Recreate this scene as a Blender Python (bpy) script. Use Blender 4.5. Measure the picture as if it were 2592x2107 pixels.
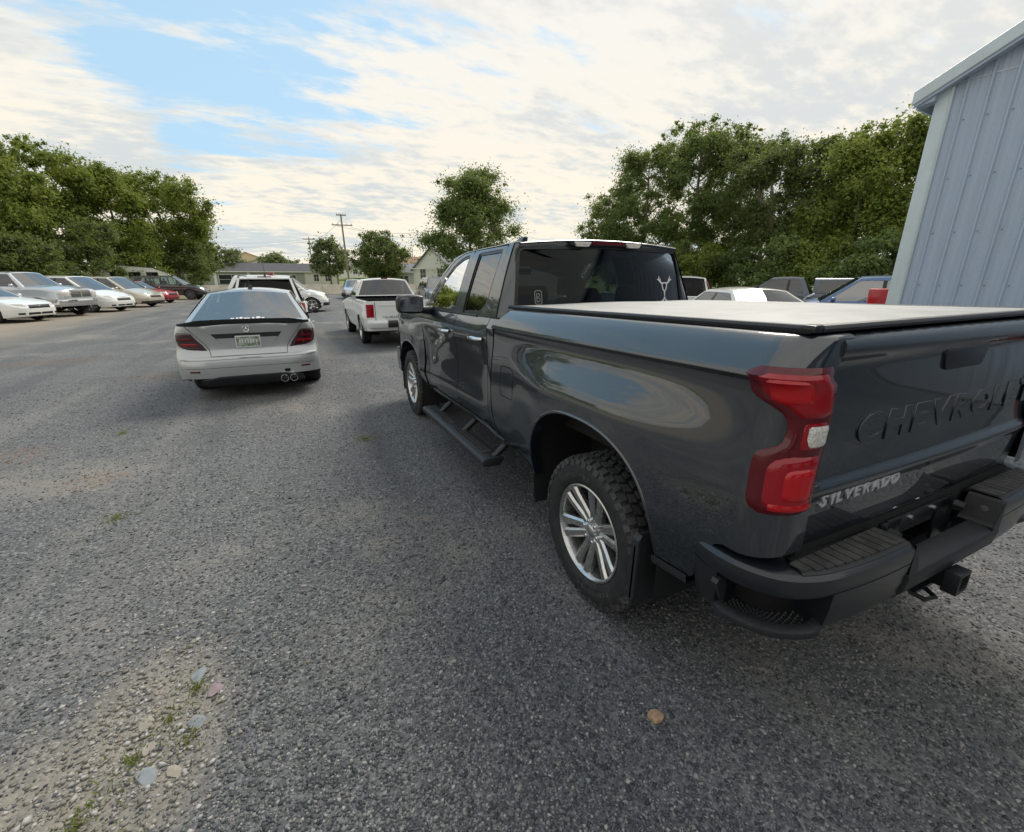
import bpy, bmesh, math, random
import numpy as np
from mathutils import Vector, Matrix
R = math.radians
for o in list(bpy.data.objects): bpy.data.objects.remove(o)
S = bpy.context.scene
COL = S.collection
random.seed(7)
# ------------------------------------------------------------------ camera
cd = bpy.data.cameras.new('Camera'); cam = bpy.data.objects.new('Camera', cd); COL.objects.link(cam)
cd.sensor_width = 36; cd.lens = 15.42; cd.clip_start = .05; cd.clip_end = 3000
CAMP = Vector((-2.189, -1.616, 1.653))
cam.location = CAMP
cam.rotation_euler = (R(90 - 17.52), 0, R(-25.72))
S.camera = cam
# ------------------------------------------------------------------ light
S.view_settings.view_transform = 'Standard'; S.view_settings.look = 'None'
S.view_settings.gamma = 1; S.view_settings.use_curve_mapping = False
S.view_settings.exposure = 0.36
SUN_AZ, SUN_EL = 52, 46            # compass-like: clockwise from +Y
sd = bpy.data.lights.new('Sun', 'SUN'); sd.energy = 2.2; sd.angle = R(22); sd.color = (1, .95, .86)
sun = bpy.data.objects.new('Sun', sd); COL.objects.link(sun)
sv = Vector((math.sin(R(SUN_AZ)) * math.cos(R(SUN_EL)), math.cos(R(SUN_AZ)) * math.cos(R(SUN_EL)), math.sin(R(SUN_EL))))
sun.rotation_euler = sv.to_track_quat('Z', 'Y').to_euler(); sun.location = (20, -20, 40)

def NT(tree):
    """tiny node helper: N('Type', {inputs}, **props)"""
    def N(t, ins=None, **props):
        n = tree.nodes.new(t)
        for k, v in props.items(): setattr(n, k, v)
        for k, v in (ins or {}).items():
            s = n.inputs[k]
            if isinstance(v, bpy.types.NodeSocket): tree.links.new(v, s)
            else: s.default_value = v
        return n
    return N
def ramp(N, fac, stops, interp='LINEAR'):
    n = N('ShaderNodeValToRGB', {'Fac': fac}); cr = n.color_ramp; cr.interpolation = interp
    while len(cr.elements) < len(stops): cr.elements.new(.5)
    for e, (p, c) in zip(cr.elements, stops):
        e.position = p; e.color = c if len(c) == 4 else (*c, 1)
    return n.outputs['Color']
def mth(N, op, a, b=0.0, c=0.0, clamp=False):
    n = N('ShaderNodeMath', operation=op, use_clamp=clamp)
    for i, v in enumerate((a, b, c)):
        if isinstance(v, bpy.types.NodeSocket): n.id_data.links.new(v, n.inputs[i])
        else: n.inputs[i].default_value = v
    return n.outputs[0]
def mix(N, fac, a, b, blend='MIX'):
    n = N('ShaderNodeMix', data_type='RGBA', blend_type=blend)
    L = n.id_data.links
    for i, v in ((0, fac), (6, a), (7, b)):
        if isinstance(v, bpy.types.NodeSocket): L.new(v, n.inputs[i])
        else: n.inputs[i].default_value = v if not isinstance(v, tuple) or len(v) == 4 else (*v, 1)
    return n.outputs[2]
def smooth(N, x, a, b):
    n = N('ShaderNodeMapRange', {'Value': x, 'From Min': a, 'From Max': b}, interpolation_type='SMOOTHSTEP')
    return n.outputs[0]

# world: Nishita sky with a broken layer of cloud projected on a high plane
W = bpy.data.worlds.new('World'); S.world = W; W.use_nodes = True
wt = W.node_tree; wt.nodes.clear(); N = NT(wt)
sky = N('ShaderNodeTexSky', sky_type='NISHITA', sun_disc=False, sun_elevation=R(SUN_EL), sun_rotation=R(SUN_AZ),
        air_density=1.0, dust_density=1.2, ozone_density=1.5)
tc = N('ShaderNodeTexCoord'); d = tc.outputs['Generated']
sx = N('ShaderNodeSeparateXYZ', {0: d})
up = mth(N, 'MAXIMUM', sx.outputs[2], 0.0)
den = mth(N, 'ADD', up, .16)
px = mth(N, 'DIVIDE', sx.outputs[0], den); py = mth(N, 'DIVIDE', sx.outputs[1], den)
pv = N('ShaderNodeCombineXYZ', {0: px, 1: py, 2: 0.0}).outputs[0]
# streaky altocumulus: rotated, stretched noise
def sdir(az, el): return (math.sin(R(az)) * math.cos(R(el)), math.cos(R(az)) * math.cos(R(el)), math.sin(R(el)))
def sdot(az, el): return N('ShaderNodeVectorMath', {0: d, 1: sdir(az, el)}, operation='DOT_PRODUCT').outputs['Value']
mp = N('ShaderNodeMapping', {'Vector': pv, 'Rotation': (0, 0, R(-50)), 'Scale': (.8, 2.2, 1)})
n1 = N('ShaderNodeTexNoise', {'Vector': mp.outputs[0], 'Scale': 1.9, 'Detail': 5.0, 'Roughness': .62, 'Distortion': .0})
mp2 = N('ShaderNodeMapping', {'Vector': pv, 'Location': (3.3, 1.7, 0), 'Rotation': (0, 0, R(-40)), 'Scale': (.7, 1.2, 1)})
n2 = N('ShaderNodeTexNoise', {'Vector': mp2.outputs[0], 'Scale': 1.1, 'Detail': 2.0, 'Roughness': .55, 'Distortion': .0})
mp3 = N('ShaderNodeMapping', {'Vector': pv, 'Rotation': (0, 0, R(-75)), 'Scale': (1, 1.9, 1)})
n3 = N('ShaderNodeTexNoise', {'Vector': mp3.outputs[0], 'Scale': 6.0, 'Detail': 3.0, 'Roughness': .6, 'Distortion': .0})
# a wide blue break to the left; the cover closes towards the right and the horizon
blue = smooth(N, sdot(-30, 30), .68, .93)
dens = mth(N, 'SUBTRACT', .86, mth(N, 'MULTIPLY', blue, .66))
dens = mth(N, 'ADD', dens, mth(N, 'MULTIPLY', mth(N, 'SUBTRACT', n1.outputs[0], .5), 1.9))
dens = mth(N, 'ADD', dens, mth(N, 'MULTIPLY', mth(N, 'SUBTRACT', n3.outputs[0], .5), .75))
dens = mth(N, 'ADD', dens, mth(N, 'MULTIPLY', smooth(N, up, .265, .15), .40))
dens = mth(N, 'ADD', dens, mth(N, 'MULTIPLY', smooth(N, sdot(-18, 11), math.cos(R(10)), math.cos(R(3))), .68))
dens = mth(N, 'ADD', dens, mth(N, 'MULTIPLY', smooth(N, sdot(-58, 13), math.cos(R(20)), math.cos(R(5))), .45))
cl = smooth(N, dens, .30, .76)
shade = smooth(N, mth(N, 'ADD', n2.outputs[0], mth(N, 'MULTIPLY', mth(N, 'SUBTRACT', n3.outputs[0], .5), .8)), .40, .68)
warm = mix(N, smooth(N, up, .05, .50), (.87, .80, .665), (.80, .785, .745))
grey = mix(N, smooth(N, up, .0, .45), (.56, .61, .62), (.66, .67, .665))
ccol = mix(N, shade, warm, grey)
skb = N('ShaderNodeVectorMath', {0: sky.outputs[0], 'Scale': .085}, operation='SCALE').outputs[0]
skh = mix(N, .70, skb, (.50, .755, .95))
tot = mix(N, cl, skh, ccol)
bg = N('ShaderNodeBackground', {'Color': tot, 'Strength': 0.92})
wo = N('ShaderNodeOutputWorld', {'Surface': bg.outputs[0]})

# ------------------------------------------------------------------ materials
MATS = {}
def new_mat(name):
    m = bpy.data.materials.new(name); m.use_nodes = True; m.node_tree.nodes.clear(); MATS[name] = m
    return m, NT(m.node_tree)
def out(N, sh, disp=None):
    o = N('ShaderNodeOutputMaterial', {'Surface': sh})
    return o
def pbr(name, col, rough=.5, metal=0., coat=0., spec=.5, noise=0., nscale=40., bump=0., bscale=200., emit=None, trans=0., sheen=0.):
    m, N = new_mat(name)
    ins = {'Roughness': rough, 'Metallic': metal, 'Coat Weight': coat, 'Coat Roughness': .03, 'Specular IOR Level': spec}
    base = (*col, 1)
    if noise:
        t = N('ShaderNodeTexCoord').outputs['Object']
        nz = N('ShaderNodeTexNoise', {'Vector': t, 'Scale': nscale, 'Detail': 5.0, 'Roughness': .6}).outputs[0]
        lo = tuple(c * (1 - noise) for c in col); hi = tuple(min(1, c * (1 + noise)) for c in col)
        base = mix(N, smooth(N, nz, .3, .7), lo, hi)
        ins['Roughness'] = mth(N, 'ADD', rough - .08, mth(N, 'MULTIPLY', nz, .16))
    ins['Base Color'] = base
    if bump:
        t = N('ShaderNodeTexCoord').outputs['Object']
        nb = N('ShaderNodeTexNoise', {'Vector': t, 'Scale': bscale, 'Detail': 3.0}).outputs[0]
        ins['Normal'] = N('ShaderNodeBump', {'Height': nb, 'Strength': bump, 'Distance': .01}).outputs[0]
    if emit: ins['Emission Color'] = (*emit[0], 1); ins['Emission Strength'] = emit[1]
    if trans: ins['Transmission Weight'] = trans
    out(N, N('ShaderNodeBsdfPrincipled', ins).outputs[0]); return m
def glassm(name, tint, ior=1.5, rough=0.0):
    m, N = new_mat(name)
    tr = N('ShaderNodeBsdfTransparent', {'Color': (*tint, 1)}); gl = N('ShaderNodeBsdfGlossy', {'Color': (1, 1, 1, 1), 'Roughness': rough})
    fr = N('ShaderNodeFresnel', {'IOR': ior})
    out(N, N('ShaderNodeMixShader', {0: fr.outputs[0], 1: tr.outputs[0], 2: gl.outputs[0]}).outputs[0]); return m
def carpaint(name, col, metal=.0, rough=.35, fl=0., cior=1.6):
    m, N = new_mat(name)
    t = N('ShaderNodeTexCoord').outputs['Object']
    nz = N('ShaderNodeTexNoise', {'Vector': t, 'Scale': 3.0, 'Detail': 6.0, 'Roughness': .65}).outputs[0]
    cr = mth(N, 'MULTIPLY', smooth(N, nz, .45, .75), .035)      # thin dust film
    base = mix(N, mth(N, 'MULTIPLY', smooth(N, nz, .42, .8), .03), col, (.30, .28, .25))
    ins = {'Base Color': base, 'Metallic': metal, 'Roughness': rough, 'Coat Weight': 1.0, 'Coat Roughness': mth(N, 'ADD', cr, .012), 'Coat IOR': cior}
    if fl:
        v = N('ShaderNodeTexNoise', {'Vector': t, 'Scale': 900.0, 'Detail': 1.0}).outputs[0]
        ins['Normal'] = N('ShaderNodeBump', {'Height': v, 'Strength': fl, 'Distance': .001}).outputs[0]
    out(N, N('ShaderNodeBsdfPrincipled', ins).outputs[0]); return m
carpaint('truck_paint', (.0035, .0100, .0170), metal=.15, rough=.40, cior=1.85)
pbr('bumper_paint', (.011, .014, .018), .30, spec=.6, coat=.3, noise=.1, nscale=8)
pbr('black_plastic', (.022, .023, .026), .48, noise=.2, nscale=90)
pbr('satin_black', (.014, .015, .018), .33)
pbr('deep_black', (.006, .006, .007), .9)
pbr('liner', (.012, .012, .013), .85)
pbr('rubber', (.020, .020, .021), .72, noise=.35, nscale=25)
pbr('rubber_dusty', (.052, .052, .052), .85, noise=.4, nscale=18)
pbr('alloy', (.60, .60, .59), .26, metal=.92, noise=.10, nscale=30)
pbr('alloy_dark', (.12, .12, .12), .5, metal=.6)
pbr('chrome', (.75, .76, .78), .08, metal=1.)
pbr('steel_dull', (.20, .20, .20), .5, metal=.8, noise=.3)
pbr('red_lens', (.29, .003, .009), .12, coat=.25)
pbr('red_lens_dark', (.095, .002, .006), .08, coat=.25)
pbr('red_lens_bright', (.44, .004, .009), .14, coat=.25)
pbr('clear_lens', (.62, .60, .56), .10, coat=1., noise=.35, nscale=150)
pbr('amber_lens', (.55, .20, .03), .15, coat=1.)
pbr('smoked_lens', (.035, .006, .010), .06, coat=1.)
pbr('vinyl', (.30, .30, .285), .45, spec=.8, noise=.12, nscale=6, bump=.10, bscale=700)
pbr('badge', (.62, .63, .65), .30, metal=.55)
pbr('grey_decal', (.30, .31, .32), .5)
pbr('white_decal', (.80, .80, .80), .5)
pbr('seat_black', (.020, .020, .022), .7)
pbr('seat_tan', (.20, .17, .13), .7)
pbr('plate_green', (.28, .34, .28), .35, noise=.6, nscale=35)
pbr('plate_white', (.70, .70, .68), .4)
glassm('glass_tint', (.16, .19, .18), 2.0); glassm('glass_dark', (.26, .30, .29), 1.30); glassm('glass_clear', (.62, .76, .72), 1.6); glassm('glass_truck', (.24, .29, .27), 2.7); glassm('glass_sky', (.30, .42, .40), 3.2)
carpaint('silver_paint', (.47, .49, .50), metal=.55, rough=.33)
carpaint('white_paint', (.78, .79, .77), rough=.4)
carpaint('ram_paint', (.55, .58, .61), metal=.6, rough=.32)
carpaint('beige_paint', (.56, .52, .42), metal=.35, rough=.35)
carpaint('cream_paint', (.62, .60, .52), metal=.2, rough=.35)
carpaint('red_paint', (.42, .012, .025), rough=.35)
carpaint('black_paint', (.012, .012, .014), rough=.3)
carpaint('blue_paint', (.05, .13, .30), metal=.4, rough=.32)
carpaint('grey_paint', (.05, .07, .10), metal=.4, rough=.35)

# ------------------------------------------------------------------ mesh helpers
def smoothmesh(me, ang):
    if ang is None: return
    n = len(me.polygons); me.polygons.foreach_set('use_smooth', [True] * n)
    if ang < 180: me.set_sharp_from_angle(angle=R(ang))
def link(name, me, parent=None):
    o = bpy.data.objects.new(name, me); COL.objects.link(o)
    if parent is not None: o.parent = parent
    return o
class MB:
    def __init__(s): s.v = []; s.f = []
    def add(s, vs, fs):
        o = len(s.v); s.v += [tuple(v) for v in vs]; s.f += [tuple(i + o for i in f) for f in fs]; return s
    def grid(s, rows, wu=False, wv=False):
        """rows: list of equally long lists of points"""
        nr, nc = len(rows), len(rows[0]); fs = []
        for i in range(nr if wv else nr - 1):
            for j in range(nc if wu else nc - 1):
                a = i * nc + j; b = i * nc + (j + 1) % nc; c = ((i + 1) % nr) * nc + (j + 1) % nc; e = ((i + 1) % nr) * nc + j
                fs.append((a, b, c, e))
        return s.add([p for r in rows for p in r], fs)
    def box(s, c, d, m=None):
        x, y, z = (k / 2 for k in d); M = m or Matrix()
        vs = [Vector(c) + M.to_3x3() @ Vector((a * x, b * y, e * z)) for a in (-1, 1) for b in (-1, 1) for e in (-1, 1)]
        return s.add(vs, [(0, 1, 3, 2), (4, 6, 7, 5), (0, 4, 5, 1), (2, 3, 7, 6), (0, 2, 6, 4), (1, 5, 7, 3)])
    def tube(s, pts, r, n=8, cap=True):
        pts = [Vector(p) for p in pts]; rr = r if isinstance(r, (list, tuple)) else [r] * len(pts); rows = []
        ref = None
        for i, p in enumerate(pts):
            t = (pts[min(i + 1, len(pts) - 1)] - pts[max(i - 1, 0)]).normalized()
            if ref is None: ref = t.orthogonal().normalized()
            u = (ref - t * ref.dot(t)).normalized(); w = t.cross(u); ref = u
            rows.append([p + (u * math.cos(a) + w * math.sin(a)) * rr[i] for a in (2 * math.pi * k / n for k in range(n))])
        s.grid(rows, wu=True)
        if cap:
            o = len(s.v) - n * len(pts); s.f.append(tuple(o + k for k in range(n))[::-1]); o2 = len(s.v) - n; s.f.append(tuple(o2 + k for k in range(n)))
        return s
    def lathe(s, prof, n=32, o=(0, 0, 0), axis='x', closed=False):
        rows = []
        for (r, h) in prof:
            row = []
            for k in range(n):
                a = 2 * math.pi * k / n; c, q = r * math.cos(a), r * math.sin(a)
                p = (h, c, q) if axis == 'x' else ((c, h, q) if axis == 'y' else (c, q, h))
                row.append(tuple(i + j for i, j in zip(p, o)))
            rows.append(row)
        return s.grid(rows, wu=True, wv=closed)
    def loft(s, rings, caps=True):
        n = len(rings[0]); o = len(s.v); s.grid(rings, wu=True)
        if caps: s.f.append(tuple(range(o, o + n))[::-1]); o2 = len(s.v) - n; s.f.append(tuple(range(o2, o2 + n)))
        return s
    def prism(s, poly, f, a, b):
        """extrude a polygon: f(u, v, w) -> point, w from a to b"""
        return s.loft([[f(u, v, a) for u, v in poly], [f(u, v, b) for u, v in poly]])
    def build(s, name, mat, parent=None, smooth=35, xf=None, bevel=0, seg=2, solid=0, recalc=True, loc=None):
        me = bpy.data.meshes.new(name)
        vs = [xf(p) for p in s.v] if xf else s.v
        me.from_pydata([tuple(v) for v in vs], [], s.f)
        if bevel or recalc:
            bm = bmesh.new(); bm.from_mesh(me)
            bmesh.ops.remove_doubles(bm, verts=bm.verts, dist=1e-5)
            bmesh.ops.recalc_face_normals(bm, faces=bm.faces)
            if bevel:
                es = [e for e in bm.edges if len(e.link_faces) == 2 and e.calc_face_angle(0) > R(30)]
                bmesh.ops.bevel(bm, geom=es, offset=bevel, segments=seg, profile=.6, affect='EDGES', clamp_overlap=True)
            bm.to_mesh(me); bm.free()
        me.materials.append(MATS[mat]); smoothmesh(me, smooth)
        o = link(name, me, parent)
        if loc: o.location = loc
        return o
def tag(o, label, cat, group=None, kind=None):
    o['label'] = label; o['category'] = cat
    if group: o['group'] = group
    if kind: o['kind'] = kind
    return o
def empty(name, loc=(0, 0, 0), rz=0, label=None, cat=None, group=None):
    o = bpy.data.objects.new(name, None); COL.objects.link(o); o.location = loc; o.rotation_euler = (0, 0, rz)
    o.empty_display_size = .2
    if label: tag(o, label, cat, group)
    return o
def copy_tree(o, parent=None):
    c = o.copy(); COL.objects.link(c); c.parent = parent
    for ch in list(o.children): copy_tree(ch, c)
    return c
def lerp(a, b, t): return a + (b - a) * t
def interp(x, pts):
    """piecewise linear through [(x, y)...] sorted by x"""
    if x <= pts[0][0]: return pts[0][1]
    for (a, b), (c, e) in zip(pts, pts[1:]):
        if x <= c: return lerp(b, e, (x - a) / (c - a)) if c > a else e
    return pts[-1][1]
def sstep(t): t = max(0., min(1., t)); return t * t * (3 - 2 * t)
def crv(x, pts):
    """smooth monotone-ish cubic through points (Catmull style)"""
    if x <= pts[0][0]: return pts[0][1]
    if x >= pts[-1][0]: return pts[-1][1]
    for i in range(len(pts) - 1):
        if x <= pts[i + 1][0]:
            x0, y0 = pts[i]; x1, y1 = pts[i + 1]; h = x1 - x0; t = (x - x0) / h
            def sl(k):
                if k <= 0 or k >= len(pts) - 1:
                    k2 = 0 if k <= 0 else len(pts) - 2
                    return (pts[k2 + 1][1] - pts[k2][1]) / (pts[k2 + 1][0] - pts[k2][0])
                a = (pts[k][1] - pts[k - 1][1]) / (pts[k][0] - pts[k - 1][0]); b = (pts[k + 1][1] - pts[k][1]) / (pts[k + 1][0] - pts[k][0])
                if a * b <= 0: return 0.
                return 2 * a * b / (a + b)
            m0, m1 = sl(i) * h, sl(i + 1) * h
            return (2 * t**3 - 3 * t**2 + 1) * y0 + (t**3 - 2 * t**2 + t) * m0 + (-2 * t**3 + 3 * t**2) * y1 + (t**3 - t**2) * m1
def lin(a, b, n): return [lerp(a, b, i / (n - 1)) for i in range(n)]
def resample(poly, n):
    """closed polygon -> n points by arclength, starting at poly[0]"""
    P = [Vector(p) for p in poly] + [Vector(poly[0])]
    L = [0]
    for a, b in zip(P, P[1:]): L.append(L[-1] + (b - a).length)
    res = []
    for k in range(n):
        t = L[-1] * k / n
        for i in range(len(L) - 1):
            if t <= L[i + 1] + 1e-9:
                res.append(P[i].lerp(P[i + 1], (t - L[i]) / max(1e-9, L[i + 1] - L[i]))); break
    return res
def roundpoly(poly, r, n=4):
    """round the corners of a 2D polygon; r scalar or list per corner"""
    res = []; m = len(poly)
    for i, p in enumerate(poly):
        p = Vector(p); a = Vector(poly[i - 1]); b = Vector(poly[(i + 1) % m]); rr = r[i] if isinstance(r, (list, tuple)) else r
        if rr <= 0: res.append(p); continue
        u = (a - p); w = (b - p); k = min(rr, u.length * .48, w.length * .48)
        u = p + u.normalized() * k; w = p + w.normalized() * k
        for j in range(n + 1):
            t = j / n; res.append((1 - t)**2 * u + 2 * t * (1 - t) * p + t * t * w)
    return res
def inset(poly, d):
    """crude inset of a 2D polygon (ccw or cw) towards its centroid side"""
    m = len(poly); P = [Vector(p) for p in poly]
    area = sum(P[i].x * P[(i + 1) % m].y - P[(i + 1) % m].x * P[i].y for i in range(m)); sg = 1 if area > 0 else -1
    res = []
    for i in range(m):
        e1 = (P[i] - P[i - 1]).normalized(); e2 = (P[(i + 1) % m] - P[i]).normalized()
        n1 = Vector((-e1.y, e1.x)) * sg; n2 = Vector((-e2.y, e2.x)) * sg
        b = (n1 + n2); l = b.length
        if l < 1e-6: b = n1; l = 1
        b /= l; c = max(.35, b.dot(n1)); res.append(P[i] + b * d / c)
    return res
def ring_patch(mb, outer, inner, f, n=64):
    """surface between two closed 2D outlines, mapped by f(u, v)"""
    A = resample(outer, n); B = resample(inner, n)
    # align B to A
    k = min(range(n), key=lambda q: sum((A[i] - B[(i + q) % n]).length_squared for i in range(0, n, 4)))
    B = B[k:] + B[:k]
    rows = [[f(*a) for a in A], [f(*(a.lerp(b, .5))) for a, b in zip(A, B)], [f(*b) for b in B]]
    return mb.grid(rows, wu=True)
def fill_rows(mb, rows, f, nu=8):
    """rows: [(v, u0, u1)...] -> grid mapped by f(u, v, a, b) with a, b in 0..1"""
    m = len(rows)
    return mb.grid([[f(lerp(u0, u1, j / nu), v, j / nu, i / (m - 1)) for j in range(nu + 1)] for i, (v, u0, u1) in enumerate(rows)])
def fan(mb, poly, f, rings=4, n=48):
    """fill a closed star-shaped outline with concentric rings, mapped by f(u, v)"""
    A = resample(poly, n); c = sum(A, Vector((0, 0))) / n
    rows = [[f(*(c.lerp(a, k / rings))) for a in A] for k in range(rings, 0, -1)]
    o = len(mb.v); mb.grid(rows, wu=True); mb.v.append(tuple(f(*c))); ci = len(mb.v) - 1; last = ci - n
    mb.f += [(last + j, last + (j + 1) % n, ci) for j in range(n)]
    return mb
def text_mesh(body, size, extrude, name, mat, parent, M, shear=0, sx=1., space=1., bevel=0., offset=0.):
    cu = bpy.data.curves.new(name, 'FONT'); cu.body = body; cu.size = size; cu.extrude = extrude; cu.shear = shear
    cu.space_character = space; cu.bevel_depth = bevel; cu.offset = offset; cu.resolution_u = 3
    t = bpy.data.objects.new('tmp_text', cu); COL.objects.link(t)
    dg = bpy.context.evaluated_depsgraph_get(); me = bpy.data.meshes.new_from_object(t.evaluated_get(dg))
    bpy.data.objects.remove(t)
    me.transform(M @ Matrix.Diagonal((sx, 1, 1, 1)))
    me.name = name; me.materials.clear(); me.materials.append(MATS[mat]); return link(name, me, parent)
# ================================================================== the dark pickup
RKA = R(1.4); RKC, RKS = math.cos(RKA), math.sin(RKA)
def RK(p):
    x, y, z = p
    return (x, y * RKC + (z - .4) * RKS, .4 + (z - .4) * RKC - (y - 1.9) * RKS)
BEDP = [(.44, .925), (.50, .945), (.60, .968), (.75, .982), (.90, .982), (1.0, .976), (1.1, .968), (1.2, .961), (1.26, .960), (1.288, .966)]
BEDU = [(1.288, .966), (1.307, .993), (1.312, .993), (1.33, .985), (1.36, .970), (1.39, .951), (1.41, .934), (1.42, .922)]
DOORP = [(.44, .885), (.50, .918), (.58, .946), (.65, .966), (.695, .973), (.74, .964), (.85, .953), (.98, .952), (1.08, .959), (1.16, .973), (1.215, .981), (1.27, .974), (1.32, .953), (1.36, .930)]
def bulge(y, z, y0):
    d = y - y0
    w = math.sin(max(0., min(1., (.80 + d) / .74)) * math.pi / 2) if d < 0 else sstep((.95 - d) / .62)
    return .066 * sstep((1.262 - z) / .235) * w
def XBED(y, z):
    x = crv(z, BEDP) if z <= 1.288 else interp(z, BEDU)
    return x + bulge(y, z, .04)
def XDOOR(y, z):
    x = crv(z, DOORP)
    if y > 2.7: x += bulge(y, z, 3.76) * .8 - .05 * sstep((y - 4.15) / .6) * 1.0
    if y < 1.5: x = lerp(XBED(1.2, z) if z < 1.42 else x, x, sstep((y - 1.2) / .3)) if z < 1.30 else lerp(x + .004, x, sstep((y - 1.2) / .3))
    return x
def arch(y, y0, a=.515, z0=.44, b=.52, n=2.5):
    t = abs((y - y0) / a)
    return z0 + b * (1 - t**n)**(1 / n) if t < 1 else None
YC, RC = -.805, .120                                      # rear corner of the bed
def bed_path(s, z, off=0.):
    """s runs from y=-.60 on the side, round the corner, to the tailgate split (x>0 half)"""
    l1 = -.60 - YC
    if s <= l1:
        y = -.60 - s; return (XBED(y, z) + off, y, z)
    th = (s - l1) / RC
    if th <= math.pi / 2:
        return (XBED(YC, z) - RC * (1 - math.cos(th)) + off * math.cos(th), YC - RC * math.sin(th) - off * math.sin(th), z)
    return (XBED(YC, z) - RC - (s - l1 - RC * math.pi / 2), YC - RC - off, z)
S_END = .205 + RC * math.pi / 2 + .056
truck = empty('pickup_truck', (0, 0, 0), 0, 'dark blue-grey pickup truck with bed cover and side steps in the foreground', 'pickup truck')
def gapy(z): return crv(z, [(.44, 1.10), (.53, 1.12), (.60, 1.20), (.72, 1.232), (.95, 1.232), (1.18, 1.215), (1.30, 1.19), (1.36, 1.12), (1.40, 1.05), (1.43, 1.03)])
def zlow_bed(y):
    a = arch(y, .04)
    if a: return max(a, .485)
    if y > .5: return .50
    if y > -.62: return .485
    if y > -.76: return lerp(.485, .72, sstep((-.62 - y) / .14))
    return .72
def side(sg): return lambda p: RK((sg * p[0], p[1], p[2]))
zup = [1.02, 1.06, 1.10, 1.14, 1.18, 1.22, 1.25, 1.27, 1.288, 1.300, 1.307, 1.312, 1.33, 1.35, 1.37, 1.39, 1.405, 1.415, 1.42]
for sg in (-1, 1):
    F = side(sg)
    # ---- bed side with wheel arch and rear corner
    ys = lin(1.2, .62, 9)[:-1] + [.04 + .515 * math.cos(t) for t in lin(0.0, math.pi, 49)] + [-.50, -.54, -.58, -.62, -.65, -.68, -.71, -.74, -.77, -.80]
    mb = MB(); rows = []
    cols = []
    for i, y in enumerate(ys):
        zl = zlow_bed(y); col = []
        zz = lin(zl, 1.02, 15)[:-1] + zup
        for z in zz:
            yy = y
            if y > .62: yy = lerp(.62, gapy(z) - .006, (y - .62) / .58)
            col.append((XBED(yy, z), yy, z))
        z = 1.42; xe = XBED(col[-1][1], z)
        for dx, dz in ((.008, .007), (.022, .011), (.07, .012)): col.append((xe - dx, col[-1][1], z + dz))
        cols.append(col)
    for s in lin(.205, S_END, 12):
        col = [bed_path(s, z) for z in lin(.72 + .02 * sstep((s - .2) / .2), 1.02, 15)[:-1] + zup]
        x, y, z = col[-1]
        th = min(math.pi / 2, (s - .205) / RC); cx, cy = math.cos(th), math.sin(th)
        for dx, dz in ((.008, .007), (.022, .011), (.07, .012)): col.append((x - dx * cx, y + dx * cy, z + dz))
        cols.append(col)
    mb.grid(cols)
    bed = mb.build('bed_side', 'truck_paint', truck, 40, F)
    # dark shell behind the panel gaps
    mb = MB(); mb.grid([[(XDOOR(y, z) - .035, y, z) for z in lin(.50, 1.36, 8)] for y in lin(1.0, 3.05, 12)])
    mb.build('inner_shell', 'deep_black', truck, 40, F)
    # ---- flare moulding round both wheels
    for y0, XF in ((.04, XBED), (3.76, XDOOR)):
        mb = MB(); rows = []
        for t in lin(.02, math.pi - .02, 49):
            c, q = math.cos(t), math.sin(t)
            def sup(a, b, z0):
                k = 2 / 2.5
                return y0 + a * math.copysign(abs(c)**k, c), z0 + b * abs(q)**k
            row = []
            for w, off in ((.0, -.06), (-.001, .0), (.004, .0035), (.012, .002), (.016, -.003)):
                y, z = sup(.513 + w, .52 + w, .44); row.append((XF(y, max(z, .46)) + off, y, z))
            rows.append(row)
        mb.grid(rows); mb.build('fender_flare', 'truck_paint', truck, 40, F)
        # wheel-well liner
        mb = MB(); rows = []
        for t in lin(-.25, math.pi + .25, 30):
            c, q = math.cos(t), math.sin(t); k = .8
            y = y0 + .53 * math.copysign(abs(c)**k, c); z = .44 + .53 * math.copysign(abs(q)**k, q)
            rows.append([(x, y, z) for x in (.985, .9, .7, .56)] + [(.56, y0, .45)])
        mb.grid(rows); mb.build('wheel_liner', 'liner', truck, 40, F)
    # ---- tail lamp
    def lamp(name, rows, mat, off, parent, nu=10, edge=.010, dome=.0):
        mb = MB(); g = []
        for i, (z, a, b) in enumerate(rows):
            v = i / (len(rows) - 1); r = []
            for j in range(nu + 1):
                u = j / nu; e = min(1., 5 * min(u, 1 - u)); e2 = min(1., 7 * min(v, 1 - v))
                h = off - edge * (1 - math.sqrt(max(0, e * (2 - e)))) - edge * (1 - math.sqrt(max(0, e2 * (2 - e2)))) + dome * (1 - (2 * u - 1)**2)
                r.append(bed_path(lerp(a, b, u), z, h))
            g.append(r)
        return mb.grid(g).build(name, mat, parent, 50, F)
    def rows_of(tbl, right, n=34, z0=None, z1=None):
        z0 = z0 or tbl[0][0]; z1 = z1 or tbl[-1][0]
        return [(z, crv(z, tbl), right(z)) for z in lin(z0, z1, n)]
    LEFT = [(.884, .245), (.892, .235), (.93, .224), (1.03, .220), (1.072, .226), (1.092, .248), (1.102, .276), (1.122, .292), (1.16, .296), (1.195, .286), (1.222, .250), (1.245, .198), (1.262, .178), (1.30, .172), (1.335, .178), (1.343, .190)]
    RT = lambda z: S_END - .004
    tl = lamp('tail_lamp', rows_of(LEFT, RT), 'red_lens_dark', .012, truck)
    up_ = [(1.195, .312), (1.22, .292), (1.25, .240), (1.268, .218), (1.30, .214), (1.325, .226)]
    lamp('upper_lens', rows_of(up_, lambda z: S_END - .030, 12), 'red_lens', .019, tl, dome=.004)
    lamp('centre_lens', [(z, .328, S_END - .028) for z in lin(1.09, 1.192, 6)], 'red_lens', .016, tl)
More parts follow.
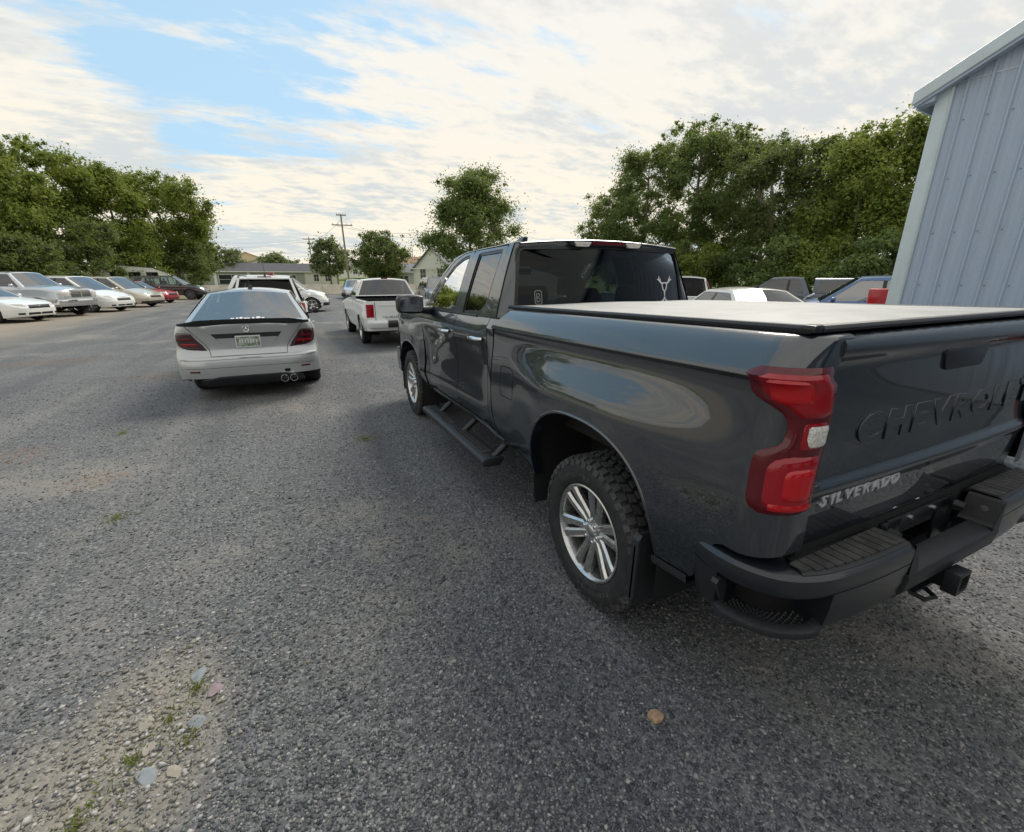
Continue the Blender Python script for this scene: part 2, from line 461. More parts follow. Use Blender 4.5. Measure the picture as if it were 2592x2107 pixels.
    lamp('reverse_lamp', [(z, .345 + .012 * max(0, (1.135 - z) / .03), S_END - .034) for z in lin(1.108, 1.172, 8)], 'clear_lens', .021, tl, edge=.004)
    lo_ = [(.902, .285), (.915, .272), (.95, .264), (1.03, .262), (1.060, .274), (1.078, .300)]
    lamp('lower_lens', rows_of(lo_, lambda z: S_END - .030, 14), 'red_lens', .019, tl, dome=.004)
    lamp('inner_lens', rows_of([(.935, .318), (.95, .308), (1.02, .305), (1.045, .318)], lambda z: S_END - .055, 10), 'red_lens_bright', .0265, tl, dome=.004)
    lamp('stop_lens', [(z, .286, S_END - .045) for z in lin(.906, .928, 4)], 'red_lens_bright', .0255, tl, edge=.003)
    lamp('turn_lens', rows_of([(1.235, .262), (1.25, .244), (1.30, .236), (1.312, .242)], lambda z: .345, 8), 'red_lens_bright', .0265, tl, dome=.003)
    # ---- side: cab corner, doors, fender
    def panel(name, ya, yb, zl, zh, XF, mat='truck_paint', ny=14, nz=26, ylist=None):
        """ya(z), yb(z): edges; zl(y), zh(y): bottom and top"""
        mb = MB(); cols = []
        for u in (ylist or lin(0, 1, ny)):
            ym = lerp(ya(1.0), yb(1.0), u); col = []
            for z in lin(zl(ym), zh(ym), nz):
                y = lerp(ya(z), yb(z), u); col.append((XF(y, z), y, z))
            cols.append(col)
        return mb.grid(cols).build(name, mat, truck, 40, F)
    rd = lambda z: crv(z, [(.44, 1.20), (.60, 1.28), (.75, 1.315), (1.36, 1.325)])
    panel('cab_corner', lambda z: gapy(z) + .012, lambda z: rd(z) - .005, lambda y: .535, lambda y: 1.36, XDOOR, ny=6)
    dr = panel('rear_door', lambda z: rd(z) + .004, lambda z: 2.045, lambda y: .555, lambda y: 1.36, XDOOR)
    fd = panel('front_door', lambda z: 2.055, lambda z: 3.06 + .05 * sstep((z - .8) / .5), lambda y: .555, lambda y: 1.36, XDOOR)
    fz = lambda y: crv(y, [(3.0, 1.345), (3.4, 1.335), (4.0, 1.31), (4.66, 1.20)])
    def zlf(y): return max(arch(y, 3.76) or .52, .52)
    yl = [3.115, 3.16, 3.21, 3.235] + [3.76 - .515 * math.cos(t) for t in lin(0.0, math.pi, 41)] + [4.32, 4.4, 4.5, 4.6]
    mb = MB(); cols = []
    for y in yl:
        col = [(XDOOR(y, z), y, z) for z in lin(zlf(y), fz(y), 24)]
        x, _, z = col[-1]; col += [(x - .02, y, z + .012), (x - .10, y, z + .022)]; cols.append(col)
    mb.grid(cols).build('front_fender', 'truck_paint', truck, 40, F)
    mb = MB(); mb.grid([[(XDOOR(y, z) + o, y, z) for z, o in ((.548, .004), (.53, -.002), (.505, .002), (.49, -.008), (.47, -.05), (.46, -.20))] for y in lin(1.06, 3.22, 30)])
    mb.build('rocker_panel', 'truck_paint', truck, 40, F)
    # bright line along the rocker
    mb = MB(); mb.tube([(XDOOR(y, .505) + .004, y, .508) for y in lin(1.08, 3.0, 12)], .006, 6); mb.build('rocker_trim', 'satin_black', truck, 60, F)
    mb = MB(); mb.grid([[(XBED(y, z) + o, y, z) for z, o in ((.505, .003), (.49, .003), (.475, -.02), (.47, -.15))] for y in lin(.60, 1.10, 8)]); mb.build('bed_sill', 'truck_paint', truck, 40, F)
    mb = MB(); mb.grid([[(XBED(y, .5) + o, y, z) for z, o in ((.50, .004), (.485, .004), (.462, .0), (.455, -.12))] for y in lin(-.46, -.625, 6)]); mb.build('bed_sill', 'black_plastic', truck, 40, F)
    # ---- upper side: frames, pillars, glass
    def XU(z):
        t = (z - 1.36) / .51
        return .932 - .145 * t - .040 * t * t if t < 1 else .747 - (z - 1.87) * 1.9
    fu = lambda off=0.: (lambda y, z: (XU(z) + off, y, z))
    def rp(p, r=.03): return roundpoly(p, r, 3)
    RDo = [(1.332, 1.362), (1.352, 1.60), (1.392, 1.862), (2.044, 1.868), (2.046, 1.362)]
    RDi = rp([(1.60, 1.378), (1.515, 1.405), (1.455, 1.475), (1.452, 1.842), (1.918, 1.846), (1.922, 1.374)], [.03, .05, .05, .03, .02, .02])
    FDo = [(2.056, 1.362), (2.054, 1.868), (2.30, 1.862), (2.52, 1.812), (2.76, 1.668), (2.96, 1.50), (3.10, 1.362)]
    FDi = rp([(2.14, 1.374), (2.138, 1.846), (2.29, 1.838), (2.48, 1.785), (2.70, 1.640), (2.88, 1.475), (2.965, 1.374)], [.02, .02, .06, .06, .06, .06, .02])
    for nm, o, i_ in (('door_frame', RDo, RDi), ('door_frame', FDo, FDi)):
        mb = MB(); ring_patch(mb, o, i_, fu(), 96); fr = mb.build(nm, 'truck_paint', truck, 40, F)
        mb = MB(); ring_patch(mb, i_, inset(i_, .022), fu(-.004), 96); mb.build('window_seal', 'satin_black', fr, 40, F)
        mb = MB(); g = inset(i_, .018); fan(mb, g, fu(-.010), 4, 96); mb.build('side_window', 'glass_truck', truck, 40, F)
    mb = MB(); mb.box((.925, 1.985, 1.61), (.02, .10, .50)); 
    # black pillar trim between the windows
    mb = MB(); mb.grid([[(XU(z) + .004, y, z) for y in (1.925, 1.95, 2.0, 2.042)] for z in lin(1.378, 1.842, 12)]); mb.build('pillar_trim', 'truck_paint', truck, 40, F)
    # bright belt moulding
    mb = MB(); mb.tube([(XU(1.368) + .004, y, 1.366) for y in lin(1.60, 2.99, 8)], .006, 6); mb.build('belt_moulding', 'satin_black', truck, 60, F)
    # C pillar, roof rail and A pillar
    mb = MB(); mb.grid([[(XU(z) + .001, lerp(1.235 + .075 * (z - 1.36) / .51, lerp(1.324, 1.386, (z - 1.36) / .51), u), z) for u in lin(0, 1, 5)] for z in lin(1.365, 1.872, 14)])
    mb.build('rear_pillar', 'truck_paint', truck, 40, F)
    edge_ = [(1.31, 1.874), (1.6, 1.876), (2.0, 1.877), (2.30, 1.871), (2.53, 1.821), (2.77, 1.677), (2.97, 1.508), (3.12, 1.362)]
    mb = MB(); rows = []
    for k in range(41):
        t = k / 40 * (len(edge_) - 1); i = min(int(t), len(edge_) - 2); y, z = Vector(edge_[i]).lerp(Vector(edge_[i + 1]), t - i)
        a = sstep((y - 2.2) / .5); ny, nz = math.sin(a * R(38)), math.cos(a * R(38)); rows.append([])
        for w, dx in ((0, 0), (.005 + .012 * a, -.005), (.008 + .026 * a, -.014), (.010 + .036 * a, -.030), (.010 + .04 * a, -.050)):
            rows[-1].append((XU(z) + dx * (1 - .35 * a), y + ny * w, z + nz * w))
    mb.grid(rows).build('roof_rail', 'truck_paint', truck, 45, F)
    # ---- mirror
    mb = MB(); rings = []
    for x, sy, sz, dy in ((1.045, .03, .05, 0), (1.05, .055, .078, 0), (1.10, .07, .090, 0), (1.20, .072, .088, -.005), (1.285, .06, .078, -.012), (1.305, .03, .05, -.015)):
        rings.append([(x, 2.78 + dy + sy * math.copysign(abs(math.cos(a))**.5, math.cos(a)), 1.425 + sz * math.copysign(abs(math.sin(a))**.45, math.sin(a))) for a in (2 * math.pi * k / 20 for k in range(20))])
    mb.loft(rings); mi = mb.build('mirror', 'satin_black', truck, 50, F)
    mb = MB(); fan(mb, roundpoly([(1.065, 1.355), (1.285, 1.362), (1.285, 1.49), (1.065, 1.495)], .03), lambda u, v: (u, 2.703, v), 2, 32); mb.build('mirror_glass', 'chrome', mi, 40, F)
    mb = MB(); mb.tube([(.93, 2.86, 1.36), (1.00, 2.82, 1.365), (1.09, 2.79, 1.375)], [.05, .04, .035], 8); mb.build('mirror_arm', 'satin_black', mi, 60, F)
    # ---- door handles, fuel door
    for y0, dor in ((1.39, dr), (2.16, fd)):
        mb = MB(); mb.tube([(XDOOR(y0, 1.205) + .004, y0, 1.205), (XDOOR(y0, 1.205) + .036, y0 + .03, 1.207), (XDOOR(y0, 1.205) + .040, y0 + .11, 1.207), (XDOOR(y0, 1.205) + .036, y0 + .19, 1.207), (XDOOR(y0, 1.2) + .004, y0 + .22, 1.205)], [.014, .016, .017, .016, .014], 8)
        mb.build('door_handle', 'chrome', dor, 60, F)
        mb = MB(); fan(mb, roundpoly([(y0 + .01, 1.165), (y0 + .21, 1.165), (y0 + .21, 1.235), (y0 + .01, 1.235)], .03), lambda u, v: (XDOOR(u, v) + .0015, u, v), 2, 24); mb.build('handle_recess', 'satin_black', dor, 40, F)
    if sg < 0:
        fp = roundpoly([(1.07, .855), (.86, .855), (.85, 1.035), (.90, 1.065), (1.08, 1.065)], .045)
        mb = MB(); ring_patch(mb, fp, inset(fp, .006), lambda u, v: (XBED(u, v) + .001, u, v), 64); mb.build('fuel_door', 'deep_black', truck, 40, F)
        mb = MB(); fan(mb, [(.865 + .013 * math.cos(a), .965 + .022 * math.sin(a)) for a in lin(0, 6.0, 16)], lambda u, v: (XBED(u, v) + .002, u, v), 2, 24); mb.build('fuel_latch', 'deep_black', truck, 40, F)
    # ---- side step
    st = MB(); sec = [(-.085, .0), (-.085, .018), (-.07, .026), (.055, .026), (.072, .020), (.080, .004), (.075, -.030), (-.05, -.036)]
    def stz(y): return .385
    rows = [[(1.05 + a, y, .372 + b) for a, b in sec] for y in (1.06, 1.07, 2.72, 2.73)]
    st.loft(rows); stp = st.build('side_step', 'black_plastic', truck, 40, F, bevel=.004)
    for ya, yb in ((1.20, 1.86), (2.02, 2.62)):
        mb = MB(); mb.box((1.045, (ya + yb) / 2, .4005), (.085, yb - ya, .006)); pd = mb.build('step_pad', 'rubber_dusty', stp, 35, F, bevel=.002)
        mb = MB()
        for k in range(int((yb - ya) / .03) - 1):
            for q in (-.028, 0, .028):
                mb.box((1.045 + q, ya + .03 + k * .03 + (.015 if q == 0 else 0), .405), (.018, .013, .006))
        o = mb.build('tread_knobs', 'rubber', pd, None, F, recalc=False); o['kind'] = 'stuff'
    for y in (1.12, 1.78, 2.46):
        mb = MB(); mb.tube([(.82, y, .50), (.90, y, .475), (.965, y, .425), (1.0, y, .395), (1.03, y, .385)], [.028, .028, .026, .024, .022], 10); mb.build('step_bracket', 'satin_black', stp, 60, F)
    # ---- mud flap
    mb = MB(); poly = [(.74, .56), (1.015, .575), (1.03, .52), (1.03, .25), (1.015, .215), (.76, .215), (.745, .24)]
    mb.prism(poly, lambda u, v, w: (u, w - .04 * (v - .4), v), -.392, -.410); mf = mb.build('mud_flap', 'black_plastic', truck, 40, F, bevel=.004)
    mb = MB(); mb.prism([(1.010, .575), (1.030, .55), (1.030, .25), (1.012, .235)], lambda u, v, w: (u, w - .04 * (v - .4), v), -.378, -.420); mb.build('flap_flange', 'black_plastic', mf, 40, F, bevel=.006)

# ---- tailgate
FB = lambda p: RK(p)
GP = [(.705, -.893), (.73, -.905), (.80, -.916), (.90, -.925), (.925, -.934), (.94, -.934), (.965, -.920), (1.05, -.915), (1.25, -.916), (1.33, -.918), (1.352, -.928), (1.375, -.944), (1.40, -.946), (1.415, -.938), (1.424, -.92), (1.427, -.90)]
gx = .798
mb = MB(); mb.grid([[(x, crv(z, GP) + .030 * (abs(x) / gx)**6 * 0 + .012 * (x / gx)**2, z) for x in lin(-gx, gx, 41)] for z in lin(.705, 1.427, 70)])
mb.grid([[(x, -.90 + .012 * (x / gx)**2 + w, 1.427) for x in lin(-gx, gx, 21)] for w in (0, .03, .06)])
for sg in (-1, 1): mb.grid([[(sg * gx, crv(z, GP) + .012 + w, z) for z in lin(.705, 1.427, 40)] for w in (0, .05)])
gate = mb.build('tailgate', 'truck_paint', truck, 40, FB)
TX = Matrix(((1, 0, 0, 0), (0, 0, -1, 0), (0, 1, 0, 0), (0, 0, 0, 1)))           # text faces -Y
def rakeM(p):
    return Matrix.Translation(RK(p)) @ Matrix.Rotation(-RKA, 4, 'X')
ADV = dict(C=.70, H=.74, E=.63, V=.66, R=.70, O=.78, L=.58, T=.62, S=.66, I=.34, A=.68, D=.73)
x = -.595
for ch in 'CHEVROLET':
    text_mesh(ch, .138, .0018, 'embossed_letter', 'truck_paint', gate, rakeM((x, -.916 + .012 * (x / gx)**2 * .6, 1.062)) @ TX, sx=1.5, bevel=.0014, offset=.005)
    x += ADV[ch] * .138 * 1.5 * 1.10
x = -.738
for ch in 'SILVERADO':
    text_mesh(ch, .056, .004, 'chrome_letter', 'badge', gate, rakeM((x, -.925 + .012 * (x / gx)**2, .872)) @ TX, sx=1.25, shear=.16, bevel=.0006, offset=.0014)
    x += ADV[ch] * .056 * 1.25 * 1.14
mb = MB(); mb.prism(roundpoly([(-.14, 1.27), (.14, 1.27), (.17, 1.345), (-.17, 1.345)], .02), lambda u, v, w: (u, w, v), -.925, -.90); hnd = mb.build('gate_handle', 'satin_black', gate, 40, FB, bevel=.003)
mb = MB(); mb.box((0, -.895, .66), (1.6, .02, .12)); mb.build('rear_valance', 'deep_black', truck, 35, FB)
mb = MB(); mb.box((0, .1, .80), (1.6, 1.9, .04)); mb.box((0, 1.10, 1.05), (1.75, .02, .72)); mb.box((0, -.86, 1.05), (1.62, .02, .66))
for sg in (-1, 1): mb.box((sg * .80, .1, 1.08), (.02, 1.9, .62))
mb.build('bed_floor', 'liner', truck, 35, FB)
# corner lines beside the gate
for sg in (-1, 1):
    mb = MB(); mb.grid([[(sg * x, -.885, z) for x in (.775, .84)] for z in lin(.70, 1.41, 4)]); mb.build('gate_gap', 'deep_black', truck, None, FB)
# ---- bed cover
cx = .872
mb = MB(); mb.grid([[(x, y, 1.4535 + .014 * (1 - (x / cx)**2) * (1 - abs((y - .12) / 1.0)**6) + .0025 * math.sin(x * 7 + y * 3)) for x in lin(-cx, cx, 33)] for y in lin(-.868, 1.125, 40)])
cov_ = mb.build('bed_cover', 'vinyl', truck, 60, FB)
for sg in (-1, 1):
    mb = MB(); mb.prism([(cx - .03, 1.436), (cx + .010, 1.437), (cx + .013, 1.446), (cx + .005, 1.4555), (cx - .03, 1.4550)], lambda u, v, w: (sg * u, w, v), -.885, 1.13); mb.build('cover_rail', 'black_plastic', cov_, 35, FB, bevel=.003)
    mb = MB(); mb.box((sg * (cx - .005), -.872, 1.4465), (.048, .046, .024)); mb.build('cover_corner', 'satin_black', cov_, 35, FB, bevel=.01)
    mb = MB(); mb.box((sg * .86, .12, 1.437), (.06, 2.0, .008)); mb.build('cover_seal', 'deep_black', cov_, 35, FB)
mb = MB(); mb.prism([(-.896, 1.436), (-.900, 1.446), (-.892, 1.4555), (-.86, 1.4560), (-.86, 1.436)], lambda u, v, w: (w, u, v), -cx + .02, cx - .02); mb.build('cover_rail', 'black_plastic', cov_, 35, FB, bevel=.003)
# ---- cab rear, roof, windshield
def XUc(z):
    t = (z - 1.36) / .51
    return .932 - .145 * t - .040 * t * t if t < 1 else .747 - (z - 1.87) * 1.9
def frear(off=0.):
    def f(x, z):
        xe = XUc(min(z, 1.87)); k = max(0, (abs(x) - (xe - .075)) / .075)
        return (x, 1.185 + .075 * (z - 1.36) / .51 + .052 * min(1, k)**2 - off + .02 * (x / .9)**2, z)
    return f
ro = [(-XUc(z), z) for z in lin(1.36, 1.87, 10)] + [(x, 1.87 + .028 * (1 - (x / .73)**2)) for x in lin(-.73, .73, 15)] + [(XUc(z), z) for z in lin(1.87, 1.36, 10)]
ri = roundpoly([(-.800, 1.425), (-.745, 1.852), (0, 1.872), (.745, 1.852), (.800, 1.425)], [.03, .05, 0, .05, .03])
mb = MB(); ring_patch(mb, ro, ri, frear(), 128); cr = mb.build('cab_rear', 'truck_paint', truck, 40, FB)
mb = MB(); ring_patch(mb, ri, inset(ri, .026), frear(.002), 128); mb.build('window_seal', 'satin_black', cr, 40, FB)
mb = MB(); fan(mb, inset(ri, .008), frear(-.006), 4, 96); rg = mb.build('rear_window', 'glass_dark', truck, 40, FB)
mb = MB(); mb.grid([[(x, 1.21, z) for x in lin(-.93, .93, 3)] for z in (.6, 1.37)]); mb.build('cab_back_panel', 'truck_paint', truck, None, FB)
# roof
def zroof(x, y):
    e = 1.878 + .040 * (1 - (x / .75)**2)
    return e - .012 * max(0, (1.45 - y) / .2)**2 - .16 * max(0, (y - 2.15) / .5)**2.2 * .55
mb = MB(); mb.grid([[(x, y, zroof(x, y)) for x in lin(-.720, .720, 23)] for y in [1.262, 1.27, 1.29] + lin(1.33, 2.62, 18)])
mb.grid([[(x, 1.262 - q, zroof(x, 1.262) - h) for x in lin(-.720, .720, 23)] for q, h in ((0, 0), (.006, .006), (.006, .022), (0, .03))])
mb.build('roof', 'truck_paint', truck, 40, FB)
mb = MB(); mb.prism(roundpoly([(-.33, 1.862), (-.33, 1.892), (.33, 1.892), (.33, 1.862), (.28, 1.858), (.18, 1.862), (-.18, 1.862), (-.28, 1.858)], .006), lambda u, v, w: (u, w, v), 1.252, 1.222); hl = mb.build('high_brake_lamp', 'satin_black', truck, 35, FB)
for x in (-.235, .235):
    mb = MB(); mb.prism(roundpoly([(x - .075, 1.885), (x + .075, 1.885), (x + .05, 1.852), (x - .05, 1.852)], .01), lambda u, v, w: (u, w, v), 1.232, 1.205); mb.build('cargo_lamp', 'clear_lens', hl, 35, FB, bevel=.004)
mb = MB(); mb.prism(roundpoly([(-.15, 1.888), (.15, 1.888), (.15, 1.868), (-.15, 1.868)], .004), lambda u, v, w: (u, w, v), 1.232, 1.215); mb.build('stop_lamp', 'red_lens_dark', hl, 35, FB)
# windshield and hood
mb = MB(); rows = []
for v in lin(0, 1, 14):
    y0 = lerp(3.16, 2.50, v); z0 = lerp(1.335, 1.855, v) + .02 * math.sin(v * math.pi); w = lerp(.83, .705, v)
    rows.append([(x * w, y0 + .12 * (1 - x * x) * (1 - .5 * v), z0 + .01 * (1 - x * x)) for x in lin(-1, 1, 17)])
mb.grid(rows).build('windshield', 'glass_clear', truck, 60, FB)
mb = MB(); rows = []
for v in lin(0, 1, 14):
    y = lerp(3.20, 4.66, v); zc = crv(y, [(3.1, 1.37), (3.5, 1.365), (4.2, 1.335), (4.66, 1.23)])
    rows.append([(x, y + .06 * (1 - (x / .84)**2), zc - .03 * (x / .84)**2 + .012 * sstep((.5 - abs(abs(x) - .45)) / .2)) for x in lin(-.84, .84, 21)])
mb.grid(rows).build('hood', 'truck_paint', truck, 40, FB)
mb = MB(); mb.grid([[(x, 4.63 + .08 * (1 - (x / .92)**2) + dy, z) for x in lin(-.92, .92, 21)] for z, dy in ((1.22, 0), (1.15, .05), (.85, .06), (.80, .04))]); gr = mb.build('grille_panel', 'satin_black', truck, 40, FB)
for z in (1.13, 1.06, .99, .92, .86):
    mb = MB(); mb.tube([(x, 4.70 + .08 * (1 - (x / .92)**2), z) for x in lin(-.72, .72, 9)], .018, 6); mb.build('grille_bar', 'chrome', gr, 60, FB)
for sg in (-1, 1):
    mb = MB(); mb.grid([[(sg * x, 4.715 - .12 * ((x - .6) / .32)**2 + .02, z) for x in lin(.62, .93, 8)] for z in lin(1.0, 1.16, 4)]); mb.build('headlamp', 'clear_lens', truck, 40, FB)
mb = MB(); mb.loft([[(x, 4.62 + .16 * (1 - (x / 1.0)**4) - a, z) for a, z in ((0, .80), (0, .62), (.04, .50), (.2, .48), (.2, .80))] for x in lin(-.97, .97, 21)]); mb.build('front_bumper', 'truck_paint', truck, 40, FB)

# ---- rear bumper
BPT = [(.985, -.665), (.998, -.72), (1.0, -.78), (.992, -.84), (.97, -.90), (.93, -.955), (.87, -.995), (.79, -1.022), (.68, -1.037), (.55, -1.046), (.36, -1.05)]
def bpath(u):
    n = len(BPT) - 1; t = u * n; i = min(int(t), n - 1); f = t - i
    P = [Vector(BPT[max(0, min(n, k))]) for k in (i - 1, i, i + 1, i + 2)]
    p = .5 * ((2 * P[1]) + (P[2] - P[0]) * f + (2 * P[0] - 5 * P[1] + 4 * P[2] - P[3]) * f * f + (3 * P[1] - P[0] - 3 * P[2] + P[3]) * f**3)
    d_ = .5 * ((P[2] - P[0]) + 2 * (2 * P[0] - 5 * P[1] + 4 * P[2] - P[3]) * f + 3 * (3 * P[1] - P[0] - 3 * P[2] + P[3]) * f * f)
    d_.normalize(); return p, Vector((-d_.y, d_.x))                 # outward normal
def bsweep(mb, us, sec, caps=False):
    rows = []
    for u in us:
        p, n_ = bpath(u); rows.append([((p + n_ * o).x, (p + n_ * o).y, z) for o, z in (sec(u) if callable(sec) else sec)])
    if caps: mb.loft(rows)
    else: mb.grid(rows)
    return mb
_p, _n = bpath(.95)
if _n.y > 0:
    _bp = bpath
    def bpath(u): p, n_ = _bp(u); return p, -n_
U1, U2 = .19, .72
for sg in (-1, 1):
    F = side(sg)
    mb = MB()
    bsweep(mb, lin(0, 1, 60), lambda u: [(-.135, .690), (-.060, .698), (-.020, .697), (-.008, .692), (.0, .682), (.001, .665), (.0, .632), (-.004, .618), (-.014, .609), (-.06, .606), (-.135, .62), (-.135, .690)])
    bump = mb.build('rear_bumper', 'bumper_paint', truck, 35, F)
    face = [(.0, .625), (-.002, .60), (-.006, .55), (-.016, .49), (-.030, .468), (-.055, .458), (-.14, .455), (-.14, .62)]
    mb = MB()
    def endface(u):
        k = sstep(u / .09); lo = lerp(.545, .458, math.sqrt(min(1, u / .10)))
        return [(-.004, .625), (-.004, .60), (-.006, max(lo, .55)), (-.012, max(lo, .49)), (-.022, max(lo, .468)), (-.045, lo), (-.12, lo), (-.12, .62)]
    bsweep(mb, lin(0, U1, 14), endface, True); mb.build('bumper_end', 'satin_black', bump, 35, F)
    mb = MB(); bsweep(mb, lin(U2, 1, 20), face, True); mb.build('bumper_face', 'bumper_paint', bump, 35, F)
    mb = MB(); bsweep(mb, lin(U1 - .04, U2 + .06, 44), lambda u: [(o - .034 * sstep((u - U2 + .07) / .12) - .022 * sstep((U1 + .05 - u) / .08), z) for o, z in ((.004, .492), (-.014, .500), (-.032, .499), (-.034, .475), (-.016, .462), (.002, .468), (.006, .480), (.004, .492))]); mb.build('bumper_lip', 'black_plastic', bump, 40, F)
    mb = MB(); bsweep(mb, lin(U1 - .02, U2 + .02, 30), [(-.118, .46), (-.122, .62)]); mb.build('step_recess', 'deep_black', bump, 40, F)
    mb = MB(); bsweep(mb, lin(U1 - .01, U2 + .01, 30), [(-.025, .478), (-.12, .480)]); shf = mb.build('corner_step', 'black_plastic', bump, 40, F)
    mb = MB()
    for i, u in enumerate(lin(U1 + .03, U2 - .03, 22)):
        p, n_ = bpath(u)
        for j in range(4):
            q = p + n_ * (-.036 - .019 * j - (.009 if i % 2 else 0)); t_ = Vector((n_.y, -n_.x)) * .006; m_ = n_ * .006
            a = [q + t_, q + m_, q - t_, q - m_]
            mb.add([(v.x, v.y, .480) for v in a] + [(q.x, q.y, .489)], [(0, 1, 4), (1, 2, 4), (2, 3, 4), (3, 0, 4)])
    o = mb.build('step_knobs', 'black_plastic', shf, None, F, recalc=False); o['kind'] = 'stuff'
    mb = MB(); mb.prism([(.005, .60), (.012, .585), (-.03, .495), (-.045, .495), (-.04, .60)], lambda u_, v_, w: ((bpath(U1 + w)[0] + bpath(U1 + w)[1] * u_).x, (bpath(U1 + w)[0] + bpath(U1 + w)[1] * u_).y, v_), -.012, .028); mb.build('step_trim', 'black_plastic', bump, 35, F)
    # rubber step pad with ribs
    pu = lin(.585, .995, 40)
    mb = MB(); bsweep(mb, pu, lambda u: [(-.014, .6975), (-.022, .7025), (-.10 - .025 * sstep((u - .585) / .12), .7030), (-.108 - .025 * sstep((u - .585) / .12), .698)]); pad = mb.build('step_pad', 'black_plastic', bump, 40, F)
    for k, x in enumerate(lin(.388, .845, 12)):
        w = .0175; yr = crv(x, [(.36, -1.05), (.55, -1.046), (.68, -1.037), (.79, -1.022), (.87, -.995)]) + .028
        mb = MB(); mb.box((x, (yr - .927) / 2, .7060), (2 * w, abs(-.927 - yr), .006)); mb.build('pad_rib', 'rubber_dusty', pad, 35, F, bevel=.0015)
    # notch side wall
    mb = MB(); mb.grid([[(.36, y, .697), (.345, y, .688), (.315, y, .60), (.30, y, .588)] for y in (-1.05, -.935)]); mb.add([(.36, -1.0515, .697), (.345, -1.0515, .688), (.30, -1.0515, .588), (.30, -1.0515, .56), (.362, -1.0515, .56)], [(0, 1, 2, 3, 4)])
    mb.build('notch_wall', 'black_plastic', bump, 30, F)
    mb = MB(); mb.lathe([(.0, -.0), (.012, 0), (.014, -.006), (.0, -.008)], 12, (.335, -1.0, .65)); mb.build('bumper_plug', 'steel_dull', bump, 40, F)
    mb = MB(); mb.tube([(.26, -.93, .655), (.26, -.965, .655)], [.022, .018], 10); mb.build('plate_lamp', 'satin_black', bump, 40, F)
mb = MB(); mb.loft([[(x, y, z) for y, z in ((-.972, .592), (-1.035, .585), (-1.052, .574), (-1.056, .56), (-1.046, .500), (-1.02, .462), (-.99, .462), (-1.03, .565), (-.972, .575))] for x in (-.359, .359)])
ns = mb.build('bumper_notch', 'black_plastic', truck, 35, FB, bevel=.003)
mb = MB(); mb.box((-.22, -.912, .60), (.14, .012, .18)); mb.box((.22, -.912, .60), (.14, .012, .18)); mb.box((0, -.912, .67), (.5, .012, .05)); mb.build('plate_bracket', 'satin_black', ns, 35, FB, bevel=.003)
for x in (-.09, .09):
    mb = MB(); mb.tube([(x, -.915, .675), (x, -.928, .675)], .009, 8); mb.build('plate_bolt', 'chrome', ns, 40, FB)
# hitch receiver
mb = MB(); c_ = (0, 0)
def sq(w, y): return [(a * w, y, .452 + b * w) for a, b in ((-1, -1), (1, -1), (1, 1), (-1, 1))]
mb.loft([sq(.036, -.70), sq(.036, -1.045), sq(.045, -1.046), sq(.045, -1.095), sq(.032, -1.096), sq(.032, -.95)], True)
hit = mb.build('hitch_receiver', 'satin_black', truck, 35, FB, bevel=.003)
mb = MB(); mb.box((0, -.98, .405), (.30, .07, .012)); mb.tube([(-.16, -1.0, .405), (-.16, -1.05, .405), (-.11, -1.06, .405), (-.08, -1.02, .405)], .009, 8); mb.tube([(.16, -1.0, .405), (.16, -1.05, .405), (.11, -1.06, .405), (.08, -1.02, .405)], .009, 8)
mb.build('chain_loop', 'satin_black', hit, 40, FB)
mb = MB(); mb.tube([(-.85, -.80, .47), (.85, -.80, .47)], .04, 8); mb.tube([(-.7, .0, .40), (.7, .0, .40)], .06, 10)
for sg in (-1, 1): mb.box((sg * .45, 1.8, .50), (.08, 5.3, .14))
mb.lathe([(0, -.16), (.12, -.10), (.15, 0), (.12, .10), (0, .16)], 16, (0, 0, .40)); mb.box((0, 2.0, .60), (1.5, 2.3, .06))
mb.build('chassis', 'liner', truck, 40)
# ---- interior
mb = MB()
def seat(mb, x, y, w, z0=.85, h=.62):
    mb.prism(roundpoly([(-w, 0), (w, 0), (w * .92, h * .78), (w * .6, h), (-w * .6, h), (-w * .92, h * .78)], .06), lambda u, v, q: (x + u, y + q - .18 * v, z0 + v), 0, .14)
    mb.prism(roundpoly([(-.14, 0), (.14, 0), (.12, .18), (-.12, .18)], .05), lambda u, v, q: (x + u, y + q - .18 * h, z0 + h + .02 + v), .0, .10)
for x in (-.40, .40): seat(mb, x, 2.40, .30, .85, .62)
for x in (-.50, .50): seat(mb, x, 1.58, .36, .80, .58)
seat(mb, 0, 1.58, .2, .80, .56)
mb.grid([[(x, y, zroof(x, y) - .045) for x in lin(-.70, .70, 5)] for y in lin(1.27, 2.52, 5)])
for sg in (-1, 1):
    for ya, yb in ((1.27, 1.46), (1.91, 2.10)): mb.grid([[(sg * (XUc(z) - .035), y, z) for y in (ya, yb)] for z in lin(1.36, 1.86, 6)])
mb.build('seats', 'seat_black', truck, 40, FB)
mb = MB(); mb.lathe([(.17, 0), (.185, .014), (.2, 0), (.185, -.014)], 24, (0, 0, 0), 'z', closed=True)
mb.build('steering_wheel', 'seat_black', truck, 50, lambda p: RK((p[0] - .42, 2.86 + p[1] * .35 - p[2] * .9, 1.30 + p[1] * .93 + p[2] * .35)))
mb = MB(); mb.box((0, 3.05, 1.18), (1.6, .35, .26)); mb.box((0, 2.2, .70), (1.7, 1.9, .04)); mb.tube([(0, 2.72, 1.80), (0, 2.76, 1.74)], .012, 6); mb.box((0, 2.70, 1.735), (.25, .03, .065)); mb.build('dashboard', 'seat_black', truck, 35, FB, bevel=.01)
